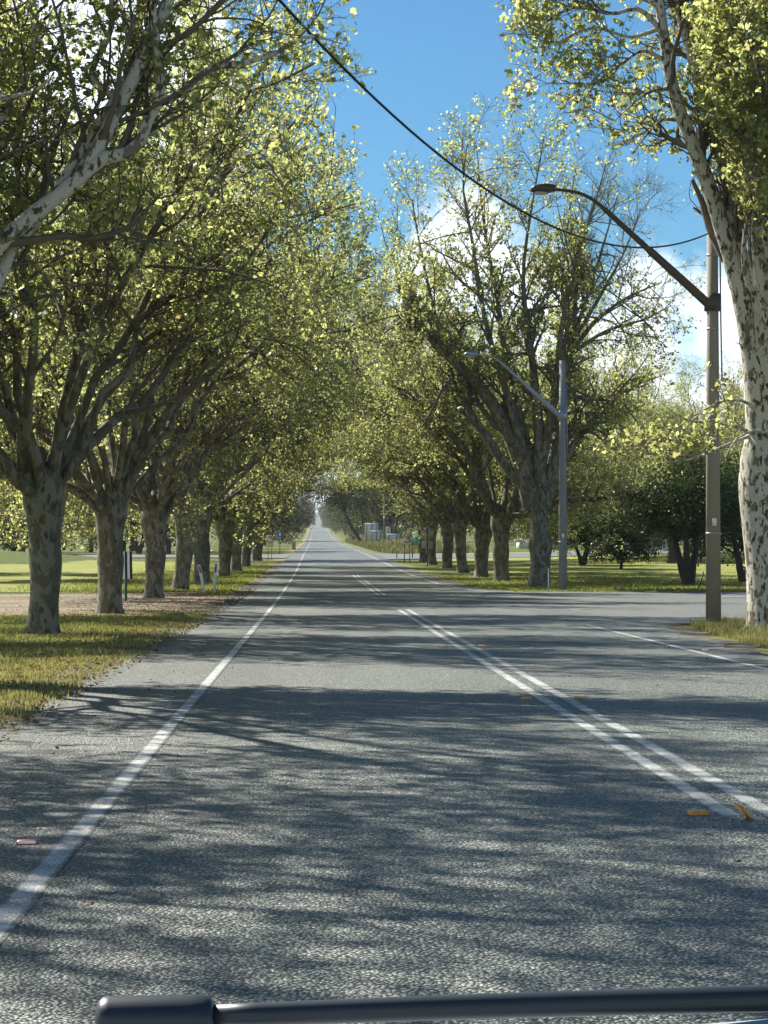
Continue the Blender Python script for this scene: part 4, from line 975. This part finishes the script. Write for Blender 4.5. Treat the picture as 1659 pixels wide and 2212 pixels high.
grass_patch('grass', 84, in_left2, 40000, (.04, .13), (.010, .02), M['grass_blade'], 'grass under the left row of trees beyond the gravel drive')
grass_patch('grass', 85, in_bank, 26000, (.5, 1.1), (.03, .06), M['bank_blade'], 'tall yellowing grass along the right bank below the sign boards')
# leaf litter and bits of bark
def litter(seed, fn, n, mat, label, size=(.03, .07)):
    rng = np.random.default_rng(seed); x, y = fn(rng, n); z = gz(x, y) + .035
    v, f = leaves(rng, np.stack([x, y, z], 1), rng.uniform(size[0], size[1], len(x)), KITE, 3.0, .3)
    return tag(MB().add(v, f).build('leaf_litter', mat), label, 'leaf litter', kind='stuff')
M['litter'] = leaf_mat('dead_leaf', [(0.14, 0.085, 0.045), (0.19, 0.125, 0.065), (0.10, 0.06, 0.035), (0.22, 0.165, 0.09)], (1.0, .9, .8), .1, 0.0)
litter(91, lambda r, n: (-2.3 - r.beta(1, 3, n) * 9, r.uniform(16, 92, n)), 15000, M['litter'], 'brown dead leaves scattered on the left verge and gravel')
litter(92, lambda r, n: (np.where(r.uniform(size=n) < .5, -1.9 + r.normal(size=n) * .5, r.uniform(-2, 7, n)), r.uniform(9, 80, n)), 500, M['litter'], 'few dead leaves and bits of bark lying on the road', (.02, .05))

# ------------------------------------------------------------------ the car we look out of: wiper, cowl and bonnet edge
r = thing('car', (0, 0, 0), 'car at the bottom edge, only its black wiper and bonnet edge showing', 'car')
Yw = .92
P = resample([at(440, 2196, Yw), at(700, 2186, Yw), at(1100, 2172, Yw), at(1500, 2161, Yw), at(1900, 2150, Yw), at(3600, 2120, Yw + .03)], 30)
wp = MB().tube(P, np.interp(np.linspace(0, 1, 30), [0, 1], [25 * Yw / F_PX, 37 * Yw / F_PX]), 20).build('wiper_arm', M['wiper'], r, smooth=True)
c0, c1 = at(208, 2205, Yw), at(462, 2200, Yw); ax = c1 - c0
prof_r = [(0, .55), (.02, .80), (.06, .96), (.12, 1.0), (.8, 1.0), (.92, .97), (.97, .88), (1.0, .70)]
MB().tube([c0 + ax * q for q, _ in prof_r], np.array([s for _, s in prof_r]) * 52 * Yw / F_PX, 28).build('wiper_cap', M['wiper'], wp, smooth=True)
xs_ = np.linspace(-.75, 1.1, 24); ys_ = np.array([.80, .86, .92, 1.0, 1.2, 1.5, 1.8, 2.0])
zl = np.array([1.20, 1.2015, 1.199, 1.18, 1.12, 1.04, .96, .86])
V = [(x, y, z - .012 - .05 * (x - .25) ** 2 + (.029 if y == .92 else 0) * sm(.04, .17, x)) for y, z in zip(ys_, zl) for x in xs_]
i = np.arange(len(ys_) * 24).reshape(len(ys_), 24)
MB().add(V, np.stack([i[:-1, :-1], i[:-1, 1:], i[1:, 1:], i[1:, :-1]], -1).reshape(-1, 4)).build('bonnet', M['bonnet'], r, smooth=True)

# ------------------------------------------------------------------ haze
HAZE = True
if HAZE:
    m = bpy.data.materials.new('haze'); m.use_nodes = True; n, l = m.node_tree.nodes, m.node_tree.links; n.clear()
    v = n.new('ShaderNodeVolumePrincipled'); v.inputs['Color'].default_value = (.80, .88, .95, 1); v.inputs['Density'].default_value = 0.00007; v.inputs['Anisotropy'].default_value = .3
    o = n.new('ShaderNodeOutputMaterial'); l.new(v.outputs[0], o.inputs['Volume'])
    hz = MB().box((0, 4480, 74.5), (8100, 9060, 155)).build('haze', m)
    tag(hz, 'thin blue haze of the air over the far road', 'haze', kind='stuff')
